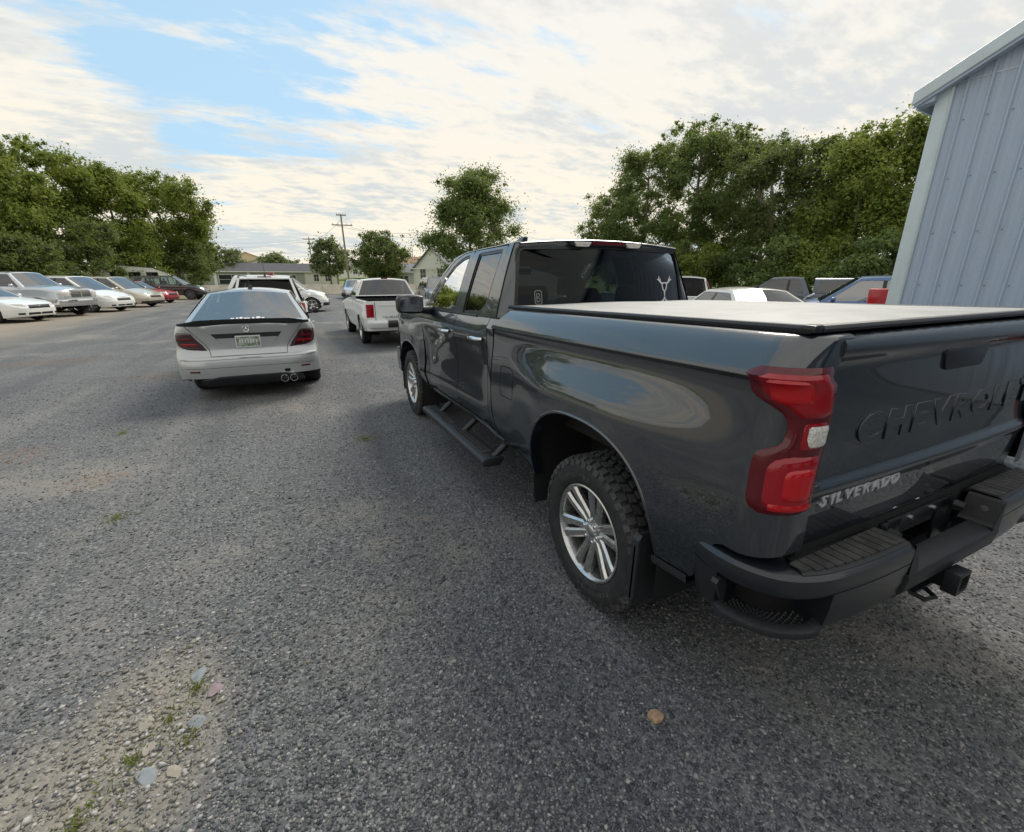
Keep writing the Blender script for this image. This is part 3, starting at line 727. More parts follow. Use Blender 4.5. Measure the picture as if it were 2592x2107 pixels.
# ---- decals on the rear glass
def stroke(mb, pts, w, f):
    P = [Vector(p) for p in pts]
    rows = []
    for i, p in enumerate(P):
        t = (P[min(i + 1, len(P) - 1)] - P[max(i - 1, 0)]).normalized(); n_ = Vector((-t.y, t.x)); ww = w[i] if isinstance(w, (list, tuple)) else w
        rows.append([f(*(p + n_ * ww)), f(*(p - n_ * ww))])
    mb.grid(rows)
fd_ = frear(.0015 - .006)
mb = MB(); ox, oz = .60, 1.475
for s in (-1, 1):
    stroke(mb, [(ox, oz + .005), (ox + s * .012, oz - .015), (ox + s * .034, oz - .03)], [.005, .006, .009], fd_)
    stroke(mb, [(ox + s * .02, oz + .115), (ox + s * .045, oz + .125), (ox + s * .062, oz + .150), (ox + s * .058, oz + .175)], [.007, .006, .005, .002], fd_)
    stroke(mb, [(ox + s * .045, oz + .125), (ox + s * .048, oz + .16)], [.005, .002], fd_)
    stroke(mb, [(ox + s * .060, oz + .14), (ox + s * .080, oz + .150)], [.005, .002], fd_)
stroke(mb, [(ox, oz), (ox, oz + .03), (ox, oz + .06)], [.004, .005, .008], fd_)
stroke(mb, [(ox - .026, oz + .10), (ox - .014, oz + .065), (ox, oz + .055), (ox + .014, oz + .065), (ox + .026, oz + .10), (ox + .02, oz + .118), (ox, oz + .122), (ox - .02, oz + .118), (ox - .026, oz + .10)], .0045, fd_)
mb.build('window_decal', 'white_decal', rg, None, FB)
mb = MB(); ox, oz = -.60, 1.50
q = roundpoly([(ox - .03, oz - .05), (ox + .03, oz - .05), (ox + .03, oz + .05), (ox - .03, oz + .05)], .02); ring_patch(mb, q, inset(q, .005), fd_, 40)
stroke(mb, [(ox - .012, oz - .03), (ox - .012, oz + .03), (ox + .008, oz + .026), (ox + .012, oz + .012), (ox - .008, oz), (ox + .014, oz - .01), (ox + .010, oz - .028), (ox - .012, oz - .03)], .003, fd_)
mb.build('window_decal', 'grey_decal', rg, None, FB)
# antenna fin on the roof
mb = MB(); mb.prism([(1.95, 0), (1.70, .002), (1.66, .055), (1.70, .062), (1.82, .035)], lambda u, v, w: (-.47 + w * (1 - v * 6), u, zroof(-.47, u) + v - .004), -.03, .03); mb.build('antenna_fin', 'truck_paint', truck, 40, FB, bevel=.006)

# ---- wheels
def truck_wheel(name, loc, flip):
    mb = MB()
    sw = [(.245, -.100), (.259, -.118), (.276, -.130), (.305, -.137), (.335, -.137), (.362, -.130), (.380, -.118), (.389, -.100), (.3905, -.05), (.391, 0)]
    prof = sw + [(r, -h) for r, h in sw[::-1][1:]]
    mb.lathe(prof, 72); ty = mb.build('tyre', 'rubber', truck, 50)
    mb = MB(); NP = 46
    for k in range(NP):
        for h, wd, ln, ph, sk in ((-.108, .030, .62, 0, .0), (-.064, .034, .70, .3, .25), (-.018, .030, .66, .05, -.25), (.026, .030, .66, .55, .25), (.068, .034, .7, .2, -.25), (.108, .030, .62, .5, 0)):
            a0 = 2 * math.pi * (k + ph) / NP; da = 2 * math.pi / NP * ln / 2
            q = []
            for rr in (.386, .4015):
                for s1, s2 in ((-1, -1), (1, -1), (1, 1), (-1, 1)):
                    a = a0 + s1 * da + s2 * sk * da; hh = h + s2 * wd / 2 * (1 if rr < .39 else .92); r_ = rr - (.010 if abs(hh) > .115 else 0)
                    q.append((hh, r_ * math.cos(a), r_ * math.sin(a)))
            mb.add(q, [(4, 5, 6, 7), (0, 1, 5, 4), (1, 2, 6, 5), (2, 3, 7, 6), (3, 0, 4, 7)])
        for s_ in (-1, 1):                                  # shoulder lugs on the sidewall
            a0 = 2 * math.pi * (k + .5) / NP; da = 2 * math.pi / NP * .33; r0 = .352 if k % 2 else .362
            q = []
            for rr, hh in ((r0, .131), (.384, .119)):
                for e in (0, .006):
                    for s1 in (-1, 1):
                        a = a0 + s1 * da; q.append((s_ * (hh + e), rr * math.cos(a), rr * math.sin(a)))
            mb.add(q, [(2, 3, 7, 6), (0, 1, 3, 2), (0, 2, 6, 4), (1, 5, 7, 3)])
    t2 = mb.build('tread', 'rubber_dusty', ty, None, recalc=False); t2['kind'] = 'stuff'
    # raised sidewall lettering blocks
    mb = MB()
    for base in (0.6, 3.74):
        for i in range(9):
            a0 = base + i * .105
            for (r0, r1, d0, d1) in ((.284, .318, -.030, -.018), (.284, .318, .018, .030), (.309, .318, -.018, .018), (.297, .304, -.018, .018))[: 4 if i % 3 else 3]:
                q = [(-(.1335 + (.004 if e else -.003)), rr * math.cos(a0 + dd), rr * math.sin(a0 + dd)) for e in (0, 1) for rr in (r0, r1) for dd in (d0, d1)]
                mb.add(q, [(4, 5, 7, 6), (0, 1, 5, 4), (2, 3, 7, 6), (0, 2, 6, 4), (1, 3, 7, 5)])
    o = mb.build('sidewall_lettering', 'rubber_dusty', ty, None, recalc=False); o['kind'] = 'stuff'
    mb = MB(); mb.lathe([(.247, -.098), (.2565, -.112), (.256, -.121), (.249, -.124), (.242, -.119), (.237, -.100), (.230, -.06), (.222, .02), (.228, .095), (.245, .10)], 64)
    rim = mb.build('rim', 'alloy', truck, 40)
    for k in range(6):
        for s_ in (-1, 1):
            mb = MB(); rings = []
            for r_, c_, w_, h_, dp in ((.045, .019, .021, -.080, .05), (.085, .0225, .0235, -.084, .045), (.135, .0295, .0245, -.093, .036), (.19, .0365, .0260, -.104, .030), (.240, .043, .0300, -.111, .026)):
                a = 2 * math.pi * k / 6 + math.pi / 6
                t = Vector((0, math.cos(a), math.sin(a))); n_ = Vector((0, -math.sin(a), math.cos(a))); c0 = t * r_ + n_ * (s_ * c_)
                rings.append([tuple(c0 + n_ * e + Vector((hh, 0, 0))) for e, hh in ((-w_, h_ + dp), (-w_, h_ + .010), (-w_ * .55, h_), (w_ * .55, h_), (w_, h_ + .010), (w_, h_ + dp))])
            mb.loft(rings); mb.build('spoke', 'alloy', rim, 35)
    mb = MB(); mb.lathe([(.072, -.03), (.074, -.066), (.068, -.078), (.056, -.080), (.040, -.084), (.036, -.095), (.030, -.099), (.0, -.101)], 36); mb.build('hub', 'alloy', rim, 35)
    for k in range(6):
        a = 2 * math.pi * k / 6; c0 = Vector((0, math.cos(a), math.sin(a))) * .056
        mb = MB(); mb.tube([(-.074, c0.y, c0.z), (-.095, c0.y, c0.z), (-.099, c0.y, c0.z)], [.0105, .0105, .007], 8); mb.build('lug_nut', 'chrome', rim, 40)
    mb = MB(); mb.lathe([(.0, -.03), (.165, -.03), (.168, -.02), (.165, .0), (.0, .0)], 40); mb.lathe([(.19, .02), (.0, .022)], 30); mb.build('brake_disc', 'alloy_dark', rim, 40)
    for o in (ty, rim):
        o.location = loc
        if flip: o.rotation_euler = (R(17), 0, math.pi)
        else: o.rotation_euler = (R(10), 0, 0)
    return ty, rim
wl = truck_wheel('w', (-.868, 0, .398), False)
for loc, fl in (((-.868, 3.745, .398), 0), ((.868, 0, .398), 1), ((.868, 3.745, .398), 1)):
    for o in wl:
        c = copy_tree(o, truck); c.location = loc
        c.rotation_euler = (R(10 + loc[1] * 9), 0, math.pi if fl else 0)
# ================================================================== ground
m, N = new_mat('gravel')
t = N('ShaderNodeTexCoord').outputs['Object']
v1 = N('ShaderNodeTexVoronoi', {'Vector': t, 'Scale': 95.0, 'Randomness': 1.0})
v2 = N('ShaderNodeTexVoronoi', {'Vector': t, 'Scale': 42.0, 'Randomness': 1.0})
nz = N('ShaderNodeTexNoise', {'Vector': t, 'Scale': .55, 'Detail': 4.0, 'Roughness': .62}).outputs[0]
nf = N('ShaderNodeTexNoise', {'Vector': t, 'Scale': 9.0, 'Detail': 3.0, 'Roughness': .7}).outputs[0]
sp = N('ShaderNodeSeparateColor', {0: v1.outputs['Color']})
cell = ramp(N, sp.outputs[0], [(0, (0.047, 0.051, 0.056)), (.35, (0.090, 0.095, 0.101)), (.7, (0.150, 0.153, 0.157)), (.92, (0.241, 0.239, 0.237)), (1, (0.361, 0.353, 0.344))])
sp2 = N('ShaderNodeSeparateColor', {0: v2.outputs['Color']})
cell2 = ramp(N, sp2.outputs[0], [(0, (0.073, 0.077, 0.082)), (.6, (0.125, 0.127, 0.131)), (1, (0.198, 0.196, 0.194))])
base = mix(N, .35, cell, cell2)
base = mix(N, mth(N, 'MULTIPLY', smooth(N, nz, .50, .72), .45), base, (.25, .24, .22))          # dusty areas
base = mix(N, mth(N, 'MULTIPLY', smooth(N, nz, .50, .30), .45), base, (.070, .074, .080))        # dark fines
mpt = N('ShaderNodeMapping', {'Vector': t, 'Rotation': (0, 0, R(6)), 'Scale': (1.5, .10, 1)})
trk = N('ShaderNodeTexNoise', {'Vector': mpt.outputs[0], 'Scale': 1.0, 'Detail': 3.0, 'Roughness': .55}).outputs[0]
base = mix(N, mth(N, 'MULTIPLY', smooth(N, trk, .52, .66), .40), base, (.075, .078, .083))      # compacted wheel lanes
base = mix(N, mth(N, 'MULTIPLY', smooth(N, trk, .46, .34), .30), base, (.24, .23, .215))         # loose pale fines between them
# tan dirt showing through: one worn hollow, and scattered thin spots
sep = N('ShaderNodeSeparateXYZ', {0: t})
def spot(cx, cy, rx, ry, k=.6):
    a = mth(N, 'DIVIDE', mth(N, 'SUBTRACT', sep.outputs[0], cx), rx); b = mth(N, 'DIVIDE', mth(N, 'SUBTRACT', sep.outputs[1], cy), ry)
    r2 = mth(N, 'ADD', mth(N, 'MULTIPLY', a, a), mth(N, 'MULTIPLY', b, b))
    return smooth(N, mth(N, 'ADD', r2, mth(N, 'MULTIPLY', mth(N, 'SUBTRACT', nf, .5), 2.2)), 1.25, .15)
dirt = mth(N, 'MAXIMUM', spot(-2.92, .05, .31, .54), spot(-3.2, -.2, .42, .48))
base = mix(N, mth(N, 'MULTIPLY', dirt, mth(N, 'ADD', .30, mth(N, 'MULTIPLY', smooth(N, nf, .35, .65), .45))), base, (.34, .305, .24))
ed = smooth(N, mth(N, 'ADD', nz, mth(N, 'MULTIPLY', nf, .25)), .70, .80)
base = mix(N, mth(N, 'MULTIPLY', ed, .16), base, (.36, .315, .24))
brown = None
for c in ((-4.95, 4.0, .55, .42), (-4.5, 7.9, .7, .5), (-5.6, 2.6, .5, .3), (-3.9, 3.0, .30, .22), (-6.8, 10.5, 1.2, .6)):
    s_ = spot(*c); brown = s_ if brown is None else mth(N, 'MAXIMUM', brown, s_)
base = mix(N, mth(N, 'MULTIPLY', brown, mth(N, 'MULTIPLY', smooth(N, nf, .44, .62), .6)), base, (.19, .115, .08))
# tan earth strip by the parked row, further out
far = smooth(N, sep.outputs[0], -8.0, -11.5)
base = mix(N, mth(N, 'MULTIPLY', far, .6), base, (.38, .32, .235))
h = mth(N, 'ADD', mth(N, 'MULTIPLY', v1.outputs['Distance'], -.6), mth(N, 'MULTIPLY', v2.outputs['Distance'], -.9))
bp_ = N('ShaderNodeBump', {'Height': h, 'Strength': .55, 'Distance': .010}).outputs[0]
b2 = N('ShaderNodeBump', {'Height': nf, 'Strength': .3, 'Distance': .02, 'Normal': bp_}).outputs[0]
out(N, N('ShaderNodeBsdfPrincipled', {'Base Color': base, 'Roughness': .85, 'Specular IOR Level': .3, 'Normal': b2}).outputs[0])
mb = MB(); mb.grid([[(x, y, 0.) for x in (-400, -60, -20, -5, 5, 20, 60, 400)] for y in (-300, -30, -8, 0, 8, 30, 90, 700)])
g = mb.build('gravel_lot', 'gravel', None, None); g['kind'] = 'structure'; g['label'] = 'dark grey fine gravel lot'
# ================================================================== ribbed metal buildings
pbr('metal_trim', (.60, .68, .70), .40, noise=.05, nscale=4)
pbr('metal_roof', (.42, .46, .50), .45, noise=.06, nscale=3)
pbr('screw', (.22, .26, .30), .4, metal=.5)
m, N = new_mat('metal_siding')
t = N('ShaderNodeTexCoord').outputs['Object']; mp_ = N('ShaderNodeMapping', {'Vector': t, 'Scale': (1, 9, .5)})
nz = N('ShaderNodeTexNoise', {'Vector': mp_.outputs[0], 'Scale': 1.6, 'Detail': 4.0, 'Roughness': .6}).outputs[0]
zc = N('ShaderNodeSeparateXYZ', {0: t}).outputs[2]
col = mix(N, mth(N, 'MULTIPLY', smooth(N, nz, .40, .75), .35), (.42, .50, .61), (.31, .36, .43))
col = mix(N, mth(N, 'MULTIPLY', smooth(N, mth(N, 'SUBTRACT', zc, mth(N, 'MULTIPLY', nz, .8)), .5, -.2), .6), col, (.22, .20, .17))
out(N, N('ShaderNodeBsdfPrincipled', {'Base Color': col, 'Roughness': .42}).outputs[0])
def ribbed_panel_mesh(w, h0, h1, t0, slope):
    """one panel: 4 tall ribs .229 apart with two low ribs between; local u along wall, v = up"""
    prof = []
    n = int(round(w / .229))
    for k in range(n):
        b = k * .229
        prof += [(b, 0), (b + .020, 0), (b + .032, .030), (b + .054, .030), (b + .066, 0), (b + .100, 0), (b + .106, .004), (b + .122, .004), (b + .128, 0), (b + .158, 0), (b + .164, .004), (b + .180, .004), (b + .186, 0)]
    prof.append((n * .229, 0))
    return prof
def gable_building(name, label, corner, az, length, eave, pitch, half, wallmat='metal_siding', trimmat='metal_trim'):
    """gable wall runs from corner along -t (t = heading az); outward normal n to the left of t"""
    root = empty(name, (corner[0], corner[1], 0), R(-az), label, 'building')
    # local: +y = t, outward = -x ; wall runs from y=0 to y=-length
    half_l = length / 2
    def ztop(s): return eave + pitch * (s if s < half_l else length - s)
    pw = 4 * .229; s = .0; k = 0
    while s < length - .01:
        mb = MB(); w = min(pw, length - s); prof = [p for p in ribbed_panel_mesh(pw, 0, 0, 0, 0) if p[0] <= w + 1e-6]
        mb.grid([[(-d_, -(s + u), .05) for u, d_ in prof], [(-d_, -(s + u), ztop(s + u) - .05) for u, d_ in prof]])
        pn = mb.build('wall_panel', wallmat, root, 30, recalc=False)
        mb = MB()
        zs = [1.55, 2.25, 2.95, 3.65] + ([4.35, 5.1, 5.8] if ztop(s) > 4.4 else [])
        for b in range(4):
            for z in zs:
                if z < ztop(s) - .2: mb.lathe([(.0, -.009), (.008, -.008), (.010, 0)], 6, (-.002, -(s + b * .229 + .085), z))
        if mb.v and s < 3.5: mb.build('screws', 'screw', pn, None, recalc=False)['kind'] = 'stuff'
        s += pw; k += 1
    # horizontal lap line
    mb = MB(); mb.box((-.003, -length / 2, eave - .02), (.012, length, .012)); mb.build('lap_seam', 'metal_trim', root, None)
    # corner trim
    mb = MB(); mb.prism([(-.040, .02), (-.040, -.14), (-.030, -.15), (.0, -.15), (.0, .0), (.15, .0), (.15, .02), (.02, .045)], lambda u, v, w: (u, v, w), .0, eave - .06); mb.build('corner_trim', trimmat, root, 20, bevel=.004)
    mb = MB(); mb.tube([(-.042, -.13, z) for z in (.0, eave - .06)], .008, 6); mb.build('trim_bead', trimmat, root, 40)
    # far side wall
    mb = MB(); mb.grid([[(u, .0, 0), (u, .0, eave)] for u in (0, 5)]); mb.grid([[(5, 0, 0), (5, 0, eave)], [(5, -length, 0), (5, -length, eave)]]); mb.grid([[(0, -length, 0), (0, -length, eave)], [(5, -length, 0), (5, -length, eave)]]); mb.build('side_wall', wallmat, root, None)
    # roof slabs with rake fascia and eave
    ov = .21; og = .16
    for sg in (0, 1):
        a, b = ((-ov, half_l) if sg == 0 else (length + ov, half_l))
        def zz(s): return eave + pitch * (s if sg == 0 else length - s)
        mb = MB(); mb.loft([[(x, -s, zz(s) + dz) for x, dz in ((-og, .0), (-og, .045), (5.2, .045), (5.2, .0))] for s in (a, b)]); mb.build('roof_slab', 'metal_roof', root, None)
        mb = MB(); mb.loft([[(x, -s, zz(s) + dz) for x, dz in ((-og - .02, -.10), (-og - .035, -.09), (-og - .035, .065), (-og - .02, .075), (-og + .09, .075), (-og + .09, .055), (-og - .01, .05), (-og - .01, -.10))] for s in (a - (.02 if sg == 0 else -.02), b)]); mb.build('rake_trim', trimmat, root, 25)
        mb = MB(); mb.loft([[(x, -s, zz(s) + dz) for x, dz in ((-og - .012, -.135), (-og - .012, -.10), (-og + .02, -.10), (-og + .02, -.135))] for s in (a, b)]); mb.build('rake_moulding', wallmat, root, 25)
    # soffit and boxed eave return
    mb = MB(); mb.grid([[(x, -s, eave + pitch * s - .14 if False else eave + pitch * s - .11) for x in (-og, 0)] for s in (-ov, half_l)]); mb.build('soffit', trimmat, root, None)
    mb = MB(); mb.box((2.5, ov - .02, eave - pitch * ov - .06), (5.2, .03, .17)); mb.build('eave_fascia', trimmat, root, 25)
    mb = MB(); mb.prism([(.0, eave - .02), (ov - .03, eave - .02 - pitch * ov), (ov - .03, eave - .15 - pitch * ov + .02), (.0, eave - .20)], lambda u, v, w: (w, u, v), -og + .02, .02); mb.build('eave_return', wallmat, root, 25)
    return root
gable_building('metal_building', 'blue-grey ribbed metal building with sloping roof edge on the right', (6.09, 2.16), -5.3, 12.5, 4.13, .5, 0)
# a second, darker metal building behind the camera: it only shows as a reflection in the paint and glass
pbr('dark_siding', (.075, .08, .09), .5, noise=.1, nscale=2)
bb = empty('rear_building', (-9, -9, 0), 0, 'dark metal building across the lot behind the pickup', 'building')
mb = MB(); mb.box((8, -3, 2.1), (17, 6, 4.2)); mb.build('wall', 'dark_siding', bb, None)
mb = MB(); mb.prism([(-.4, 4.21), (6.4, 4.21), (3, 5.6)], lambda u, v, w: (w, -u, v), -.8, 16.8); mb.build('roof', 'metal_roof', bb, None)
for x in (2.5, 7.5, 12.5):
    mb = MB(); mb.box((x, .012, 1.5), (3.0, .03, 3.0)); gd = mb.build('garage_door', 'metal_roof', bb, None)
    for k in range(1, 5):
        m2 = MB(); m2.box((x, .031, k * .6), (2.96, .012, .02)); m2.build('door_seam', 'dark_siding', gd, None)
# ================================================================== other vehicles
def wheel_parts(root, pos, r, w, spokes, rimr=.64, style='alloy', proto={}):
    key = (round(r, 3), round(w, 3), spokes, style)
    if key not in proto:
        mb = MB(); h = w / 2; q = r * rimr
        prof = [(q, -h * .80), (q + .02, -h * .96), ((q + r) / 2, -h), (r - .03, -h * .96), (r - .006, -h * .78), (r, -h * .4), (r, h * .4), (r - .006, h * .78), (r - .03, h * .96), ((q + r) / 2, h), (q, h * .8)]
        mb.lathe(prof, 32); ty = mb.build('tyre', 'rubber', root, 45)
        mb = MB(); mb.lathe([(q, -h * .78), (q * 1.02, -h * .90), (q * .97, -h * .92), (q * .93, -h * .80), (q * .90, -h * .2), (q * .9, h * .5)], 32)
        mb.lathe([(q * .26, -h * .45), (q * .27, -h * .66), (q * .2, -h * .74), (0, -h * .76)], 16)
        for k in range(spokes):
            a = 2 * math.pi * k / spokes; t = Vector((0, math.cos(a), math.sin(a))); n_ = Vector((0, -t.z, t.y)); ww = q * (2.1 / spokes) * .5
            mb.loft([[tuple(t * rr + n_ * e * (w0) + Vector((hh, 0, 0))) for e, hh in ((-1, -h * .35), (-.7, hz), (.7, hz), (1, -h * .35))] for rr, w0, hz in ((q * .2, ww * .8, -h * .70), (q * .6, ww * .75, -h * .76), (q * .96, ww * 1.1, -h * .86))])
        rm = mb.build('rim', style, root, 35)
        mb = MB(); mb.lathe([(q * .88, -h * .1), (0, -h * .1)], 24); dk = mb.build('brake_disc', 'alloy_dark', rm, None)
        proto[key] = (ty, rm)
        for o in (ty, rm): o.location = pos; o.rotation_euler = (0, 0, math.pi if pos[0] > 0 else 0)
        return
    for o in proto[key]:
        c = copy_tree(o, root); c.location = pos; c.rotation_euler = (R(pos[1] * 31 % 70), 0, math.pi if pos[0] > 0 else 0)
class Car: pass
def make_car(name, label, cat, loc, az, sp, group=None):
    """sp: dict of dimensions; local y forward with 0 at the rear axle, x to the right"""
    root = empty(name, (loc[0], loc[1], 0), R(-az), label, cat, group)
    g = lambda k, d_=None: sp.get(k, d_)
    L, Wd, wb, ro, tr = sp['L'], sp['W'], sp['wb'], sp['ro'], sp['tr']
    yr, yf = -ro, L - ro; hw0 = Wd / 2; paint = sp['paint']
    Rxr, Ryr = g('rr', (.42, .24)); Rxf, Ryf = g('rf', (.50, .42))
    rp_ = g('rprof', [(.15, .10), (.35, .02), (.5, 0), (.7, .01), (.9, .05), (1.1, .08)])       # z -> inset of the tail
    fp_ = g('fprof', [(.15, .10), (.3, .02), (.5, 0), (.65, .04), (.8, .14), (1.0, .3)])
    zs = lambda y: crv(y, sp['shoulder']); zd = lambda y: crv(y, sp['deck'])
    zsl = g('sill', .20); ar = tr * 1.13
    def hw(y):
        if y < yr + Ryr: t = min(1, (yr + Ryr - y) / Ryr); return hw0 - Rxr * (1 - math.sqrt(max(0, 1 - t * t)))
        if y > yf - Ryf: t = min(1, (y - yf + Ryf) / Ryf); return hw0 - Rxf * (1 - math.sqrt(max(0, 1 - t * t)))
        return hw0
    sprof = g('sprof', [(0, .93), (.12, .965), (.35, .99), (.55, 1.0), (.72, .985), (.80, .995), (.86, .985), (1, .935)])
    def pt(y, z):
        zt = zs(y); t = (z - zsl) / (zt - zsl); x = hw(y) * crv(t, sprof)
        wr = sstep((yr + .9 - y) / .9); wf = sstep((y - yf + 1.1) / 1.1)
        return (x, y + crv(z, rp_) * wr - crv(z, fp_) * wf, z)
    def zlow(y):
        for y0 in (0, wb):
            t = abs(y - y0) / ar
            if t < 1: return max(zsl, tr + (ar) * math.sqrt(1 - t * t) * .98)
        return zsl + g('rlift', .06) * sstep((yr + .62 - y) / .35) + .04 * sstep((y - yf + .5) / .5)
    ys = sorted(set([round(v, 4) for v in
        [yr + Ryr * (1 - math.sin(t)) for t in lin(0, math.pi / 2, 9)] + [yf - Ryf * (1 - math.sin(t)) for t in lin(0, math.pi / 2, 9)] +
        [y0 + ar * math.cos(t) * k for y0 in (0, wb) for t in lin(0, math.pi, 17) for k in (1.0,)] + lin(ar + .05, wb - ar - .05, 10) + [sp['yrb'], sp['ywb']]]))
    ys = [y for y in ys if yr <= y <= yf]
    NR = 15; cols = []; crown = []
    for y in ys:
        col = [pt(y, z) for z in lin(zlow(y), zs(y), NR)]
        x1, y1, z1 = col[-1]; c2 = []
        for k in range(1, 8):
            t = k / 7; c2.append((x1 * (1 - t), y1 + (crv(zd(y), rp_) - crv(z1, rp_)) * sstep((yr + .9 - y) / .9) * t * 0, z1 + (zd(y) - z1) * math.sin(t * math.pi / 2) ** .8))
        cols.append(col); crown.append([col[-1]] + c2)
    mb = MB()
    M_ = lambda P, s: [(s * p[0], p[1], p[2]) for p in P]
    yc0, yc1 = sp['yrb'] - .001, sp['ywb'] + .001
    if g('cabopen'): yc0 = g('cabopen')
    for s in (-1, 1):
        mb.grid([M_(c, s) for c in cols])
        for i in range(len(ys) - 1):
            ym = (ys[i] + ys[i + 1]) / 2
            if ym < yc0 or ym > yc1: mb.grid([M_(crown[i], s), M_(crown[i + 1], s)])
    for e in (0, -1):
        full = cols[e] + crown[e][1:]
        mb.grid([M_(full, -1), [(0, p[1], p[2]) for p in full], M_(full, 1)])
    body = mb.build('body', paint, root, g('sm', 38))
    # dark well liners, floor, interior tub
    mb = MB()
    for y0 in (0, wb):
        for s in (-1, 1):
            mb.grid([[(s * x, y0 + ar * .99 * math.cos(t), tr + ar * .97 * math.sin(t)) for x in (hw0 * .97, hw0 * .5)] + [(s * hw0 * .5, y0, tr)] for t in lin(-.3, math.pi + .3, 16)])
    mb.box((0, (yr + yf) / 2, zsl + .06), (Wd * .80, L * .90, .06)); mb.build('underbody', 'deep_black', root, 40)
    # ---------- greenhouse
    zr = sp['zr']; ywb, ywt, yrt, yrb = sp['ywb'], sp['ywt'], sp['yrt'], sp['yrb']; xr = sp['xr']
    xb = lambda y: pt(y, zs(y))[0] - .012
    bel = lambda y: zs(y) - .004
    def XG(y, z):
        yy = min(max(y, yrb), ywb); b = bel(yy); t = max(0, min(1.15, (z - b) / (zr - b))); x0 = xb(min(max(yy, yr + .5), yf - .8))
        return lerp(x0, xr, t) + .035 * math.sin(min(1, t) * math.pi) * .6
    f = lambda off=0.: (lambda y, z: (XG(y, z) + off, y, z))
    yF = lambda z: ywb + (ywt - ywb) * (z - bel(ywb)) / (zr - bel(ywb)); yB = lambda z: yrb + (yrt - yrb) * (z - bel(yrb)) / (zr - bel(yrb))
    outer = [(y, bel(y)) for y in lin(yrb, ywb, 9)] + [(yF(z), z) for z in lin(bel(ywb), zr, 5)[1:-1]] + [(y, zr - .025 * abs((2 * (y - yrt) / (ywt - yrt) - 1))**3) for y in lin(ywt, yrt, 9)] + [(yB(z), z) for z in lin(zr, bel(yrb), 5)[1:-1]]
    ap, cp = g('ap', .09), g('cp', .16); zt = zr - g('head', .075); zb = lambda y: bel(y) + .02
    lo0, lo1 = yB(bel(yrb) + .02) + cp * 1.1, yF(bel(ywb) + .02) - ap * 1.3; hi0, hi1 = yB(zt) + cp * g('cpt', .9), yF(zt) - ap
    dlo = [(y, zb(y)) for y in lin(lo0, lo1, 9)] + [(hi1, zt)] + [(y, zt + .012) for y in lin(hi1, hi0, 7)[1:-1]] + [(hi0, zt)]
    pil = g('pillars', [])
    for s in (-1, 1):
        Fx = lambda p: (s * p[0], p[1], p[2])
        mb = MB(); ring_patch(mb, outer, dlo, f(), 96); fr = mb.build('side_frame', paint, root, 40, Fx)
        cuts = [None] + pil + [None]
        for a, b in zip(cuts, cuts[1:]):
            la = lo0 if a is None else a + .03; ha = hi0 if a is None else a + .03 + g('plean', 0); lb = lo1 if b is None else b - .03; hb = hi1 if b is None else b - .03 + g('plean', 0)
            mb = MB(); fill_rows(mb, [(v, lerp(la, ha, v), lerp(lb, hb, v)) for v in lin(0, 1, 7)], lambda u, v, i, j: (XG(u, lerp(zb(u), zt + .006, v)) - .008, u, lerp(zb(u), zt + .006, v)), 8)
            mb.build('side_window', g('sglass', 'glass_tint'), root, 40, Fx)
        for a in pil:
            mb = MB(); mb.grid([[(XG(a + e, z) + .001, a + e + g('plean', 0) * (z - zb(a)) / (zt - zb(a)), z) for e in (-.04, .04)] for z in lin(zb(a) - .01, zt + .012, 6)]); mb.build('door_pillar', g('pilmat', 'satin_black'), fr, None, Fx)
        # door seams: thin dark grooves standing 1 mm proud
        for a in g('seams', pil):
            mb = MB(); mb.grid([[(pt(a + e, z)[0] + .0015, a + e, z) for e in (-.004, .004)] for z in lin(zsl + .09, zs(a) - .01, 10)]); mb.build('door_seam', 'deep_black', body, None, Fx)
        for a in g('handles', [p + .10 for p in pil]):
            z = zs(a) - .11; mb = MB(); mb.tube([(pt(a, z)[0] + .002, a - .10, z), (pt(a, z)[0] + .022, a - .06, z + .002), (pt(a, z)[0] + .022, a + .06, z + .002), (pt(a, z)[0] + .002, a + .10, z)], .012, 6); mb.build('door_handle', g('hmat', paint), body, 50, Fx)
        ym = ywb - .28
        mb = MB(); rings = []
        for x, sy, sz in ((.10, .02, .03), (.115, .05, .055), (.17, .06, .062), (.215, .045, .05), (.225, .02, .03)):
            rings.append([(xb(ym) + x, ym + sy * math.cos(a), bel(ym) + .075 + sz * math.copysign(abs(math.sin(a))**.6, math.sin(a))) for a in (2 * math.pi * k / 12 for k in range(12))])
        mb.loft(rings); mb.tube([(xb(ym) - .02, ym, bel(ym) + .02), (xb(ym) + .13, ym, bel(ym) + .05)], .022, 6); mb.build('mirror', g('mmat', paint), root, 50, Fx)
        for y0 in (0, wb): wheel_parts(root, (s * (hw0 - g('tw', .21) / 2 - .015), y0, tr), tr, g('tw', .21), g('spokes', 10), g('rimr', .66), g('rim', 'alloy'))
    cr_ = g('crown', .05)
    roofz = lambda x, y: zr + cr_ * (1 - (x / xr)**2) - .025 * abs((2 * (y - yrt) / (ywt - yrt) - 1))**3
    mb = MB(); mb.grid([[(x, y, roofz(x, y)) for x in lin(-xr - .005, xr + .005, 13)] for y in lin(yrt, ywt, 12)]); roof = mb.build('roof', paint, root, 40)
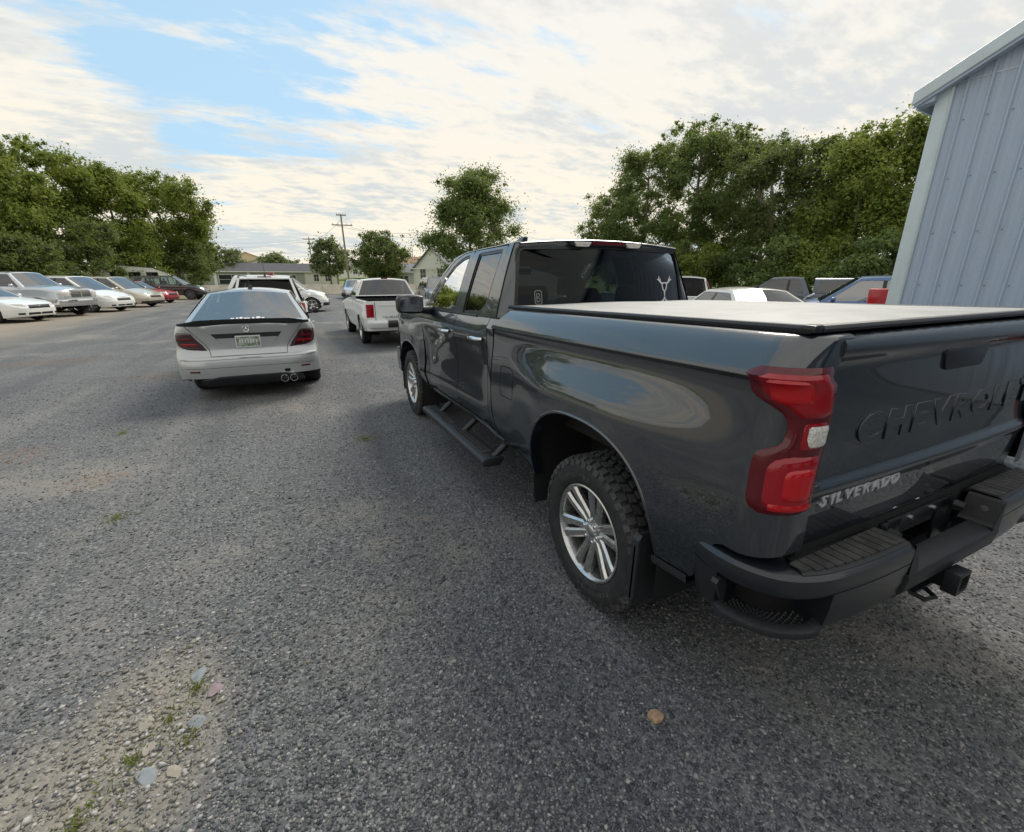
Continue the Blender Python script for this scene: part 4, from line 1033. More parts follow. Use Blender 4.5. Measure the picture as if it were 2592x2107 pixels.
    def screen(name, y0, y1, z0, bow0, bow1, mat, ed):
        def P(u, v):
            w = lerp(xb(y0) * ed, xr, v); x = u * w; yv = lerp(y0, y1, v); z = lerp(z0, roofz(0, y1) - .004, v)
            z_e = lerp(z0, zr - .02, v)
            return (x, yv + lerp(bow0, bow1, v) * (1 - u * u), lerp(z_e, z, 1 - u * u))
        mb = MB(); mb.grid([[P(u, v) for u in lin(-.93, .93, 15)] for v in lin(.03, .96, 9)]); gl = mb.build(name, mat, root, 60)
        mb = MB()
        for s in (-1, 1): mb.grid([[P(s * u, v) for u in (.925, 1.0, 1.02)] for v in lin(0, 1, 9)])
        mb.grid([[P(u, v) for u in lin(-1, 1, 15)] for v in (.955, 1.0)]); mb.grid([[P(u, v) for u in lin(-1, 1, 15)] for v in (-.02, .035)])
        mb.build(name + '_frame', paint, gl, 40); return gl, P
    ws, _ = screen('windshield', ywb, ywt, bel(ywb) + .01, .16, .05, g('fglass', 'glass_sky'), .97)
    rw, Prw = screen('rear_window', yrb, yrt, bel(yrb) + g('rgz', .01), -g('rbow', .12), -.03, g('rglass', 'glass_dark'), .97)
    # interior
    mb = MB(); zf = zsl + .15
    mb.box((0, (yrb + ywb) / 2, zf), (Wd * .86, (ywb - yrb) * .95, .05)); mb.box((0, ywb - .10, bel(ywb) - .12), (Wd * .8, .35, .22))
    for y in g('rows', [ywb - 1.25, ywb - 2.1]):
        for x in (-.37, .37):
            mb.prism(roundpoly([(-.24, 0), (.24, 0), (.22, .52), (.14, .60), (-.14, .60), (-.22, .52)], .05), lambda u, v, q: (x + u, y + q - .2 * v, zr - .90 + v), 0, .12)
            mb.prism(roundpoly([(-.12, 0), (.12, 0), (.10, .14), (-.10, .14)], .04), lambda u, v, q: (x + u, y + q - .13, zr - .28 + v), 0, .08)
            mb.box((x, y + .28, zf + .25), (.46, .5, .16))
    mb.build('seats', g('seatmat', 'seat_black'), root, 40)
    c = Car(); c.root = root; c.body = body; c.roof = roof; c.rw = rw; c.Prw = Prw; c.pt = pt; c.zs = zs; c.zd = zd; c.roofz = roofz; c.hw0 = hw0; c.yr, c.yf = yr, yf; c.bel = bel; c.XG = XG; c.sp = sp; c.ws = ws
    def endpt(x, z, end):
        ax = abs(x)
        k = crv((min(z, zs(yr + .02 if end < 0 else yf - .02)) - zsl) / (zs(yr + .02 if end < 0 else yf - .02) - zsl), sprof)
        if end < 0:
            x0 = (hw0 - Rxr) * 1.0; t = max(0, min(1, (ax / k - x0) / Rxr)); y = yr + Ryr * (1 - math.sqrt(max(0, 1 - t * t))) + crv(z, rp_) * sstep((.9 - Ryr * (1 - math.sqrt(max(0, 1 - t * t)))) / .9)
        else:
            x0 = hw0 - Rxf; t = max(0, min(1, (ax / k - x0) / Rxf)); dd = Ryf * (1 - math.sqrt(max(0, 1 - t * t))); y = yf - dd - crv(z, fp_) * sstep((1.1 - dd) / 1.1)
        return Vector((x, y, z))
    def patch(nm, mat, rows, end, off=.006, both=True, parent=None, edge=.005, nu=10, sm=50):
        res = []
        for s in ((-1, 1) if both else (1,)):
            mb = MB(); G = []
            for i, (z, a, b) in enumerate(rows):
                v = i / (len(rows) - 1); rr = []
                for j in range(nu + 1):
                    u = j / nu; x = lerp(a, b, u); p = endpt(x, z, end); q = endpt(x + .01, z, end); tx = (q - p); nn = Vector((tx.y, -tx.x, 0)).normalized() * (1 if end < 0 else -1)
                    h_ = off - (edge if (j in (0, nu) or i in (0, len(rows) - 1)) else 0)
                    p = p + nn * h_; rr.append((s * p.x, p.y, p.z))
                G.append(rr)
            mb.grid(G); res.append(mb.build(nm, mat, parent or root, sm))
        return res
    c.endpt = endpt; c.patch = patch
    return c
def blob_rows(z0, z1, a, b, n=6):
    """rectangular patch rows with a(z), b(z)"""
    return [(z, a(z) if callable(a) else a, b(z) if callable(b) else b) for z in lin(z0, z1, n)]

# ---------------------------------------------------------------- silver sedan ahead on the left
SED = dict(L=4.58, W=1.78, wb=2.76, ro=1.03, tr=.318, paint='silver_paint', zr=1.375, crown=.055, xr=.565, sill=.19,
    shoulder=[(-1.03, .985), (-.7, 1.0), (0, .985), (1.2, .935), (2.2, .895), (2.8, .84), (3.2, .76), (3.55, .62)],
    deck=[(-1.03, 1.02), (-.6, 1.035), (-.35, 1.035), (1.0, .96), (2.2, .95), (2.9, .88), (3.3, .78), (3.55, .64)],
    yrb=-.42, yrt=.35, ywt=1.55, ywb=2.38, pillars=[.98], sprof=[(0, .965), (.12, .985), (.35, .998), (.55, 1.0), (.72, .985), (.80, .992), (.86, .98), (1, .92)], rr=(.44, .20), rprof=[(.15, .08), (.30, .02), (.48, .0), (.60, .03), (.66, .07), (.72, .075), (.92, .05), (.965, .02), (1.0, .03)],
    rlift=.13, spokes=10, tw=.245, rows=[.95, .25], rglass='glass_sky', rbow=.10, cp=.18, mmat='satin_black')
c = make_car('sedan', 'silver sedan seen from behind with black trunk spoiler and dark tail lamps', 'car', (-2.815, 6.46), 1.0, SED); c.root.scale = (1, 1, 1.045)
c.patch('tail_lamp', 'smoked_lens', [(z, crv(z, [(.675, .50), (.72, .525), (.83, .61), (.90, .655), (.915, .67)]), crv(z, [(.675, .56), (.70, .76), (.75, .835), (.83, .848), (.90, .845), (.915, .835)])) for z in lin(.675, .915, 14)], -1, .008, edge=.008)
for s in (-1, 1): pass
c.patch('lamp_strip', 'red_lens', [(z, crv(z, [(.70, .56), (.80, .625)]), crv(z, [(.70, .76), (.80, .82)])) for z in (.745, .752, .765, .772)], -1, .012, edge=.002)
c.patch('lamp_strip', 'red_lens_dark', [(z, crv(z, [(.70, .57), (.86, .67)]), .82) for z in (.81, .82, .835, .84)], -1, .012, edge=.002)
c.patch('plate_shade', 'black_plastic', [(z, 0, lerp(.29, .43, (z - .72) / .165)) for z in lin(.715, .885, 8)], -1, .003, edge=0)  # black patch painting the shadow band above the plate panel
c.patch('plate_panel', 'silver_paint', [(z, 0, lerp(.275, .385, (z - .70) / .14)) for z in lin(.70, .825, 8)], -1, .006, edge=0)
mb = MB(); mb.box((0, c.yr + .058, .775), (.305, .012, .155)); pl = mb.build('licence_plate', 'plate_white', c.root, None, bevel=.004)
mb = MB(); mb.box((0, c.yr + .0505, .775), (.28, .004, .125)); mb.build('plate_face', 'plate_green', pl, None)
for k, x in enumerate(lin(-.10, .10, 7)):
    mb = MB(); mb.box((x, c.yr + .0475, .778), (.016, .003, .05)); mb.build('plate_character', 'plate_white', pl, None)
# spoiler, emblem, diffuser, exhaust
mb = MB(); rows = []
for x in lin(-.80, .80, 33):
    k = min(1, (.80 - abs(x)) / .28); k = sstep(k); p = c.endpt(x, .99, -1); dz = .040 + .018 * (1 - (x / .8)**2)
    rows.append([(x, p.y + .14, .972 + .004 + dz), (x, p.y + .03, .972 + dz + .030 * k), (x, p.y - .035 * k - .002, .980 + dz + .036 * k), (x, p.y - .030 * k - .004, .965 + dz + .026 * k), (x, p.y + .005, .950 + dz - .010 * k), (x, p.y + .1, .945 + dz)])
mb.loft(rows); mb.build('trunk_spoiler', 'satin_black', c.root, 35)
mb = MB(); mb.lathe([(.034, -.004), (.040, -.008), (.045, -.004), (.040, 0)], 24, (0, 0, 0), 'y', closed=True)
for a in (90, 210, 330): mb.tube([(0, -.004, 0), (.036 * math.cos(R(a)), -.004, .036 * math.sin(R(a)))], [.007, .002], 6)
mb.build('emblem', 'chrome', c.root, 40, lambda p: (p[0], c.endpt(0, .945, -1).y - .004 + p[1], p[2] + .945))
c.patch('bumper_line', 'deep_black', [(z, 0, .84) for z in (.452, .456)], -1, .0015, edge=0)
c.patch('diffuser', 'satin_black', [(z, 0, crv(z, [(.20, .56), (.25, .64), (.29, .64), (.31, .58), (.325, .44), (.335, .40)])) for z in lin(.20, .335, 10)], -1, .010, edge=.008)
c.patch('trunk_seam', 'deep_black', [(z, crv(z, [(.60, .46), (.675, .47), (.915, .64), (.99, .70)]), crv(z, [(.60, .466), (.675, .477), (.915, .647), (.99, .707)])) for z in lin(.60, .99, 10)], -1, .002, edge=0)
c.patch('trunk_seam', 'deep_black', [(z, 0, .466) for z in (.598, .604)], -1, .002, edge=0)
c.patch('bumper_ledge', 'silver_paint', [(z, 0, .84) for z in (.555, .562, .590, .597)], -1, .012, edge=.010)
c.patch('reflector', 'red_lens_dark', [(z, .62, .74) for z in (.40, .405, .418, .423)], -1, .006, edge=.004)
c.patch('tow_cover', 'deep_black', [(z, .40, .47) for z in (.345, .385)], -1, .012, both=False, edge=.003)
for x in (.385, .505):
    mb = MB(); mb.lathe([(.046, .10), (.050, -.02), (.050, -.034), (.044, -.035), (.040, -.02), (.040, .08)], 20, (x, c.yr - .012, .262), 'y'); ex = mb.build('exhaust_tip', 'chrome', c.root, 40)
    mb = MB(); mb.lathe([(.041, 0), (0, 0)], 16, (x, c.yr + .03, .262), 'y'); mb.build('pipe_bore', 'deep_black', ex, None)
mb = MB(); mb.prism([(-.09, 0), (.07, 0), (-.02, .055), (-.06, .062)], lambda u, v, w: (w * (1 - 8 * v), .55 + u, c.roofz(0, .55) + v - .003), -.03, .03); mb.tube([(0, .50, c.roofz(0, .5) + .05), (0, .46, c.roofz(0, .5) + .15)], .005, 5); mb.build('antenna', 'satin_black', c.root, 40)
for i, (a, b) in enumerate(((-.30, -.24), (-.21, -.17), (-.15, -.10), (-.08, .02), (.06, .10), (.13, .20), (.22, .27))):
    mb = MB(); mb.grid([[tuple(Vector(c.Prw(u, v)) + Vector((0, -.006, .004))) for u in (a, b)] for v in (.07, .07 + .025 + .012 * (i % 3))]); mb.build('window_sticker', 'white_decal', c.rw, None)
# ---------------------------------------------------------------- white SUV in front of it
SUV = dict(L=4.72, W=1.84, wb=2.75, ro=.95, tr=.355, paint='white_paint', zr=1.655, crown=.055, xr=.60, sill=.27,
    shoulder=[(-.95, 1.06), (0, 1.08), (1.5, 1.05), (2.5, 1.02), (3.2, .93), (3.77, .70)], deck=[(-.95, 1.08), (0, 1.1), (1.5, 1.08), (2.5, 1.09), (3.3, .98), (3.77, .74)],
    yrb=-.86, yrt=-.55, ywt=1.75, ywb=2.55, pillars=[.30, 1.25], rr=(.45, .20), rprof=[(.2, .10), (.4, .02), (.55, 0), (.75, .03), (1.1, .09)], spokes=5, tw=.22, rbow=.08, cp=.14, cpt=1.6, rows=[1.2, .3], head=.085)
c2 = make_car('suv', 'white SUV with roof rails parked in front of the silver sedan', 'suv', (-2.78, 12.35), 1.0, SUV)
c2.patch('tail_lamp', 'red_lens', blob_rows(.80, 1.02, lambda z: .56, lambda z: .86, 8), -1, .008)
c2.patch('licence_plate', 'plate_white', blob_rows(.72, .86, 0, .15), -1, .006)
for s in (-1, 1):
    mb = MB(); mb.tube([(s * .60, y, c2.roofz(.6, y) + h) for y, h in ((-.45, 0), (-.38, .05), (.5, .055), (1.5, .05), (1.58, 0))], .016, 6); mb.build('roof_rail', 'satin_black' if s < 0 else 'satin_black', c2.root, 50)
mb = MB(); mb.prism([(-.66, .0), (-.50, .02), (-.5, -.02), (-.66, -.03)], lambda u, v, w: (w, u, c2.roofz(w, -.5) + v), -.56, .56); mb.build('roof_spoiler', 'white_paint', c2.root, 35, bevel=.008)
mb = MB(); mb.box((0, -.665, c2.roofz(0, -.5) - .015), (.30, .012, .022)); mb.build('high_brake_lamp', 'red_lens_dark', c2.root, None)
mb = MB(); mb.prism([(-.08, 0), (.06, 0), (-.02, .05)], lambda u, v, w: (w * (1 - 8 * v), -.30 + u, c2.roofz(0, -.3) + v), -.025, .025); mb.tube([(0, -.32, c2.roofz(0, -.3) + .04), (0, -.40, c2.roofz(0, -.3) + .30)], .005, 5); mb.build('antenna', 'satin_black', c2.root, 40)
# ---------------------------------------------------------------- white compact pickup
PK = dict(L=4.90, W=1.74, wb=2.83, ro=1.13, tr=.355, paint='white_paint', zr=1.60, crown=.045, xr=.60, sill=.36,
    shoulder=[(-1.13, 1.10), (.55, 1.10), (.62, 1.13), (1.6, 1.12), (2.3, 1.08), (3.0, 1.02), (3.77, .88)], deck=[(-1.13, 1.10), (.55, 1.10), (1.0, 1.14), (2.3, 1.14), (3.0, 1.08), (3.77, .92)],
    yrb=.62, yrt=.74, ywt=1.42, ywb=2.12, pillars=[], seams=[1.98, .98], handles=[1.14], rr=(.16, .08), rf=(.4, .3), rprof=[(.3, .02), (.6, 0), (1.1, .0)], fprof=[(.3, .05), (.5, 0), (.8, .0), (1.0, .1)],
    sprof=[(0, .94), (.2, .97), (.5, 1.0), (.7, .985), (.9, .985), (1, .955)], spokes=5, tw=.235, rglass='glass_tint', rbow=.03, rgz=.06, cp=.12, rows=[1.15], mmat='satin_black', cabopen=-1.0)
def finish_pickup(p, tail=True, plate=True, badge=None, gateinset=.66):
    yb = p.sp['yrb']; zr_ = p.zs(-.5)
    mb = MB(); mb.box((0, (p.yr + yb) / 2, zr_ - .30), (p.hw0 * 1.7, yb - p.yr - .12, .02)); mb.grid([[(x, yb - .03, z) for x in (-p.hw0 * .9, p.hw0 * .9)] for z in (zr_ - .5, zr_ + .02)]); mb.build('bed_floor', 'liner', p.root, None)
    mb = MB()
    for s in (-1, 1):
        mb.grid([[(s * x, y, z) for x, z in ((p.hw0 * .955, zr_ - .002), (p.hw0 * .94, zr_ + .012), (p.hw0 * .87, zr_ + .012), (p.hw0 * .86, zr_ - .32))] for y in lin(p.yr + .03, yb - .02, 8)])
    mb.grid([[(x, p.yr + dy, z) for x in lin(-p.hw0 * .93, p.hw0 * .93, 9)] for dy, z in ((.01, zr_ - .01), (.012, zr_ + .012), (.06, zr_ + .012), (.07, zr_ - .4))]); mb.build('bed_rail', p.sp['paint'], p.root, 35)
    for s in (-1, 1):
        mb = MB(); mb.grid([[(s * (p.hw0 * gateinset + e + .08), p.endpt(p.hw0 * gateinset, z, -1).y - .003, z) for e in (0, .012)] for z in lin(p.sp['sill'] + .27, zr_ - .01, 5)]); mb.build('gate_seam', 'deep_black', p.body, None)
    if tail: p.patch('tail_lamp', 'red_lens', [(z, p.hw0 * gateinset + .115, p.hw0 * .95) for z in lin(.74, 1.04, 8)], -1, .010)
p = make_car('compact_pickup', 'white compact pickup seen from behind beside the dark truck mirror', 'pickup truck', (.14, 10.60), -.6, PK)
finish_pickup(p, gateinset=.62)
mb = MB(); mb.loft([[(x, p.yr - a, z) for a, z in ((-.05, .66), (.14, .66), (.16, .60), (.12, .50), (-.05, .50))] for x in (-.36, .36)]); mb.build('bumper_centre', 'black_plastic', p.root, 30, bevel=.01)
for s in (-1, 1):
    mb = MB(); mb.loft([[(s * x, p.yr - a + .25 * max(0, (x - .62) / .26)**2, z) for a, z in ((-.05, .67), (.12, .67), (.14, .61), (.10, .50), (-.05, .50))] for x in lin(.365, .87, 9)]); mb.build('rear_bumper', 'white_paint', p.root, 35, bevel=.008)
mb = MB(); mb.box((0, p.yr - .006, 1.02), (1.1, .012, .02)); mb.build('gate_crease', 'white_paint', p.root, None)
for k, ch in enumerate('COLORADO'): text_mesh(ch, .06, .002, 'gate_letter', 'black_plastic', p.root, Matrix.Translation((-.46 + k * .052, p.yr - .006, .72)) @ TX, sx=1.05)
mb = MB(); mb.box((0, .735, 1.635), (.17, .03, .032)); mb.build('high_brake_lamp', 'red_lens_dark', p.root, None, bevel=.004)
# ---------------------------------------------------------------- parked row on the left
def facing_front(c, grille='satin_black', gz=(.52, .66), gx=.42, lampz=(.62, .74), lx=(.46, .80), fog=True, bar=None):
    c.patch('headlamp', 'clear_lens', [(z, lx[0] + .05 * (z - lampz[0]) / .1, lx[1]) for z in lin(lampz[0], lampz[1], 6)], 1, .008)
    c.patch('grille', grille, [(z, 0, gx) for z in lin(gz[0], gz[1], 5)], 1, .006)
    if bar:
        for z in bar: c.patch('grille_bar', 'chrome', [(z + e, 0, gx) for e in (0, .014)], 1, .016, edge=.003)
    if fog: c.patch('lower_intake', 'satin_black', [(z, 0, .48) for z in lin(.28, .38, 4)], 1, .004)
    c.patch('fog_recess', 'satin_black', [(z, .58, .76) for z in lin(.30, .37, 4)], 1, .005)
GR = 'vehicles parked in the row on the left'
AZR = 113; hh = Vector((math.sin(R(AZR)), math.cos(R(AZR))))
def row_pos(front_axle, wb): v = Vector(front_axle) - hh * wb; return (v.x, v.y)
S2 = dict(SED, paint='white_paint', L=4.75, W=1.82, wb=2.75, ro=1.05, tr=.335, rr=(.42, .24), mmat='white_paint', spokes=14, tw=.22,
    shoulder=[(-1.05, .96), (0, .96), (1.2, .93), (2.2, .90), (2.9, .83), (3.4, .72), (3.7, .60)], deck=[(-1.05, .98), (0, 1.0), (2.2, .96), (2.9, .88), (3.4, .76), (3.7, .62)], zr=1.40)
c = make_car('sedan', 'white sedan at the left edge, nose towards the lot, nearest of the parked row', 'car', row_pos((-12.05, 22.70), 2.75), AZR, S2, GR); facing_front(c, lampz=(.60, .70))
RAM = dict(L=5.81, W=2.02, wb=3.57, ro=1.22, tr=.40, paint='ram_paint', zr=1.86, crown=.05, xr=.66, sill=.42,
    shoulder=[(-1.22, 1.36), (1.0, 1.36), (1.1, 1.30), (2.6, 1.27), (3.2, 1.26), (3.9, 1.22), (4.59, 1.12)], deck=[(-1.22, 1.36), (1.0, 1.36), (2.6, 1.30), (3.2, 1.34), (3.9, 1.33), (4.59, 1.20)],
    yrb=1.05, yrt=1.15, ywt=2.45, ywb=3.10, pillars=[1.95], rr=(.2, .1), rf=(.42, .28), rprof=[(.3, .02), (1.3, .0)], fprof=[(.4, .04), (.55, 0), (1.0, .0), (1.2, .08)],
    sprof=[(0, .93), (.25, .97), (.5, 1.0), (.75, .985), (.9, .985), (1, .95)], spokes=5, tw=.27, rbow=.03, cp=.12, rows=[2.0, 1.4], cabopen=-1.1, handles=[2.1, 1.35])
c = make_car('full_size_pickup', 'silver full-size pickup with chrome grille between the white sedan and white minivan', 'pickup truck', row_pos((-11.65, 25.45), 3.57), AZR, RAM, GR); finish_pickup(c)
facing_front(c, 'alloy_dark', (.82, 1.14), .50, (.88, 1.08), (.54, .88), fog=False, bar=(.82, .97, 1.13))
mb = MB(); mb.prism([(.97, 0), (1.06, 0), (1.06, .30), (.97, .30)], lambda u, v, w: (w, c.endpt(0, 1.0, 1).y + .012, .83 + v), -.03, .03); mb.build('grille_crossbar', 'chrome', c.root, None)
mb = MB(); mb.loft([[(x, c.yf + .10 - .25 * (abs(x) / .98)**4 - a, z) for a, z in ((.25, .74), (0, .74), (-.02, .66), (.02, .54), (.25, .52))] for x in lin(-.98, .98, 15)]); mb.build('front_bumper', 'chrome', c.root, 35)
VAN = dict(L=5.10, W=1.96, wb=3.05, ro=1.08, tr=.335, paint='white_paint', zr=1.70, crown=.05, xr=.68, sill=.22,
    shoulder=[(-1.08, 1.05), (0, 1.07), (2.0, 1.04), (2.9, 1.0), (3.4, .92), (4.02, .70)], deck=[(-1.08, 1.08), (0, 1.1), (2.0, 1.08), (2.9, 1.08), (3.4, .98), (4.02, .74)],
    yrb=-.98, yrt=-.72, ywt=2.0, ywb=3.0, pillars=[.35, 1.55], spokes=8, tw=.22, rbow=.06, cp=.12, rows=[1.9, 1.0, .1], rr=(.4, .2))
c = make_car('minivan', 'white minivan parked between the silver pickup and the beige minivan', 'minivan', row_pos((-10.85, 28.2), 3.05), AZR, VAN, GR); facing_front(c, gz=(.55, .68), lampz=(.66, .80), lx=(.50, .86))
V2 = dict(VAN, paint='beige_paint', zr=1.68, spokes=7)
c = make_car('minivan', 'beige minivan parked between the white minivan and the red car', 'minivan', row_pos((-10.35, 32.0), 3.05), AZR, V2, GR); facing_front(c, gz=(.55, .68), lampz=(.66, .80), lx=(.50, .86))
c.patch('lower_cladding', 'black_plastic', [(z, 0, .90) for z in lin(.24, .36, 4)], 1, .010)
S3 = dict(S2, paint='red_paint', L=4.5, wb=2.65, ro=1.0, mmat='red_paint', zr=1.39, spokes=6,
    shoulder=[(-1.0, .96), (0, .96), (1.2, .93), (2.1, .90), (2.7, .83), (3.2, .72), (3.5, .60)], deck=[(-1.0, .98), (0, 1.0), (2.1, .96), (2.7, .88), (3.2, .76), (3.5, .62)], ywb=2.25, ywt=1.45)
c = make_car('hatchback', 'red car at the far end of the left row beside the beige minivan', 'car', row_pos((-10.3, 36.6), 2.65), AZR, S3, GR); facing_front(c)
S4 = dict(SUV, paint='black_paint', L=5.1, W=1.92, wb=3.04, ro=1.0, tr=.40, zr=1.74, sill=.34, spokes=6, xr=.64, ywb=2.75, ywt=2.0, rim='alloy_dark',
    shoulder=[(-1.0, 1.14), (0, 1.15), (1.5, 1.13), (2.7, 1.10), (3.4, 1.04), (4.1, .86)], deck=[(-1.0, 1.16), (0, 1.17), (1.5, 1.15), (2.7, 1.17), (3.4, 1.10), (4.1, .90)], sglass='glass_clear', rglass='glass_clear')
c = make_car('suv', 'black SUV with black wheels seen from its side beyond the red car', 'suv', (-12.3, 42.4), 96, S4); facing_front(c, gz=(.62, .88), lampz=(.78, .90), lx=(.52, .84))
c.patch('front_badge', 'white_decal', [(z, .0, .10) for z in (.70, .78)], 1, .010)
# camper trailer behind the row
ct = empty('camper_trailer', (-15.2, 53.5, 0), R(8), 'white camper trailer with curved roof behind the red car', 'trailer')
mb = MB(); prof = [(-2.6, .6), (2.3, .6), (2.7, 1.1), (2.6, 1.6), (2.1, 2.15), (1.2, 2.55), (-1.2, 2.75), (-2.3, 2.6), (-2.65, 2.1)]
mb.prism(roundpoly(prof, .25), lambda u, v, w: (u, w, v), -1.1, 1.1); mb.build('shell', 'plate_white', ct, 40, bevel=.04)
for x in (-1.5, -.2, 1.1):
    mb = MB(); mb.box((x, -1.105, 1.85), (.8, .02, .5)); wn = mb.build('window', 'glass_dark', ct, None); mb = MB(); mb.box((x, -1.102, 1.85), (.9, .012, .6)); mb.build('window_frame', 'alloy_dark', wn, None)
mb = MB(); mb.tube([(u, -1.11, v) for u, v in prof[2:9]], .035, 6); mb.build('roof_edge', 'satin_black', ct, 40)
wheel_parts(ct, (-.95, -.2, .33), .33, .2, 6); mb = MB(); mb.box((0, -1.0, .72), (1.0, .25, .5)); mb.build('wheel_skirt', 'liner', ct, None)
# ---------------------------------------------------------------- further vehicles in the middle
c = make_car('suv', 'white SUV with red roof light facing right behind the nearer white SUV', 'suv', (-4.0, 24.2), 97, dict(SUV, L=4.45, sglass='glass_tint', zr=1.72)); facing_front(c, gz=(.62, .84), lampz=(.74, .90), lx=(.52, .84))
c.patch('lower_bumper', 'black_plastic', [(z, 0, .90) for z in lin(.30, .46, 4)], 1, .010)
mb = MB(); mb.box((0, 1.0, c.roofz(0, 1.0) + .05), (.9, .25, .09)); mb.build('roof_light', 'red_lens', c.root, 35, bevel=.03)
c = make_car('sedan', 'small silver car facing the camera far off by the cream barrier', 'car', (2.55, 39.5), 183, dict(S2, paint='ram_paint', mmat='ram_paint', L=4.4, wb=2.6, zr=1.46, ro=.95, ywb=2.2, ywt=1.4)); facing_front(c)
c = make_car('suv', 'dark grey SUV facing the camera in front of the white gable building', 'suv', (6.4, 28.5), 186, dict(SUV, paint='grey_paint', W=1.9)); facing_front(c, gz=(.60, .82), lampz=(.74, .88), lx=(.52, .84))
# ---------------------------------------------------------------- vehicles seen over the bed on the right
c = make_car('suv', 'white SUV with tall red tail lamps partly hidden by the dark cab', 'suv', (9.68, 9.71), 45, dict(SUV, W=1.82))
c.patch('tail_lamp', 'red_lens', [(z, crv(z, [(.85, .66), (1.06, .74)]), .88) for z in lin(.85, 1.07, 7)], -1, .010)
for s in (-1, 1):
    mb = MB(); mb.grid([[(s * (c.XG(-.84 + d_, z) + .008 - e), -.90 + (z - 1.08) * .50 + d_, z) for d_, e in ((.0, .03), (.03, .004), (.09, 0), (.11, .004))] for z in lin(1.06, 1.58, 9)]); mb.build('pillar_lamp', 'red_lens', c.root, 40)
c = make_car('sedan', 'cream sedan parked beyond the bed cover, rear glass towards the camera', 'car', (6.7, 4.6), 25, dict(SED, paint='cream_paint', sglass='glass_tint', rglass='glass_clear', fglass='glass_clear', mmat='cream_paint', zr=1.40, yrb=-.55, yrt=.30))
c.patch('tail_lamp', 'red_lens', blob_rows(.68, .86, .56, .84, 6), -1, .008)
mb = MB(); mb.prism([(-.09, 0), (.07, 0), (-.02, .05), (-.06, .055)], lambda u, v, w: (w * (1 - 8 * v), .48 + u, c.roofz(0, .48) + v - .003), -.03, .03); mb.build('antenna', 'satin_black', c.root, 40)
c = make_car('compact_pickup', 'dark grey extended-cab pickup with bed cap beyond the cream sedan', 'pickup truck', (15.1, 8.35), -28, dict(PK, paint='grey_paint', mmat='grey_paint', zr=1.64, sglass='glass_tint', yrb=.35, yrt=.62, ywt=1.62, ywb=2.35, pillars=[1.05], seams=[1.05, 2.2], handles=[1.2], cp=.16))
finish_pickup(c)
mb = MB(); mb.loft([[(s_ * k, y, z) for s_, k, z in ((-1, .80, 1.115), (-1, .70, 1.58), (-1, .62, 1.63), (1, .62, 1.63), (1, .70, 1.58), (1, .80, 1.115))] for y in (-1.10, .28)]); cap = mb.build('bed_cap', 'grey_paint', c.root, 30, bevel=.02)
for s in (-1, 1):
    mb = MB(); mb.grid([[(s * (.805 - (z - 1.115) * .215), y, z) for y in (-.95, .10)] for z in (1.20, 1.52)]); mb.build('cap_window', 'glass_tint', cap, None)
c = make_car('suv', 'blue SUV beside the corner of the metal building', 'suv', (12.6, 4.0), -30, dict(SUV, paint='blue_paint', L=4.6, sglass='glass_sky')); facing_front(c, gz=(.55, .75), lampz=(.74, .88), lx=(.52, .84))
# red and white quad bike
qb = empty('quad_bike', (8.27, 4.27, 0), R(28), 'red and white quad bike in front of the blue SUV', 'quad bike')
pbr('quad_red', (.50, .01, .015), .3, coat=.6); pbr('quad_white', (.75, .75, .73), .35, coat=.5)
for x in (-.45, .45):
    for y in (-.6, .6): wheel_parts(qb, (x, y, .30), .30, .26, 5, .5)
mb = MB(); mb.loft([[(x * w, y, z + h * (1 - abs(x)**2)) for x in lin(-1, 1, 9)] + [(x * w * .8, y, z - .12) for x in lin(1, -1, 5)] for y, w, z, h in ((-.95, .42, .92, .06), (-.6, .50, .94, .08), (-.3, .30, .82, .10), (.2, .26, .80, .1), (.6, .5, .82, .1), (.95, .40, .78, .04))]); mb.build('fairing', 'quad_white', qb, 40)
mb = MB(); mb.loft([[(x, y, z) for x, z in ((-.16, .88), (-.12, .98), (.12, .98), (.16, .88))] for y in (-.55, -.1, .22)]); mb.build('saddle', 'seat_black', qb, 40, bevel=.02)
mb = MB(); mb.box((0, -.86, 1.24), (.66, .40, .40)); mb.build('cargo_box', 'quad_red', qb, 35, bevel=.04)
mb = MB(); mb.tube([(-.42, .30, 1.30), (-.2, .42, 1.24), (.2, .42, 1.24), (.42, .30, 1.30)], .018, 8); mb.tube([(0, .42, 1.24), (0, .55, .85)], .022, 8); mb.build('handlebar', 'chrome', qb, 50)
mb = MB(); mb.loft([[(x, .62 + dy, z) for x, z in ((-.18, 1.0), (-.24, 1.24), (.24, 1.24), (.18, 1.0))] for dy in (0, .14)]); mb.build('headlamp_pod', 'quad_white', qb, 35, bevel=.03)
mb = MB(); mb.box((0, 0, .45), (.4, 1.2, .3)); mb.tube([(-.45, -.6, .3), (.45, -.6, .3)], .04, 8); mb.tube([(-.45, .6, .3), (.45, .6, .3)], .04, 8); mb.build('frame', 'liner', qb, 40)
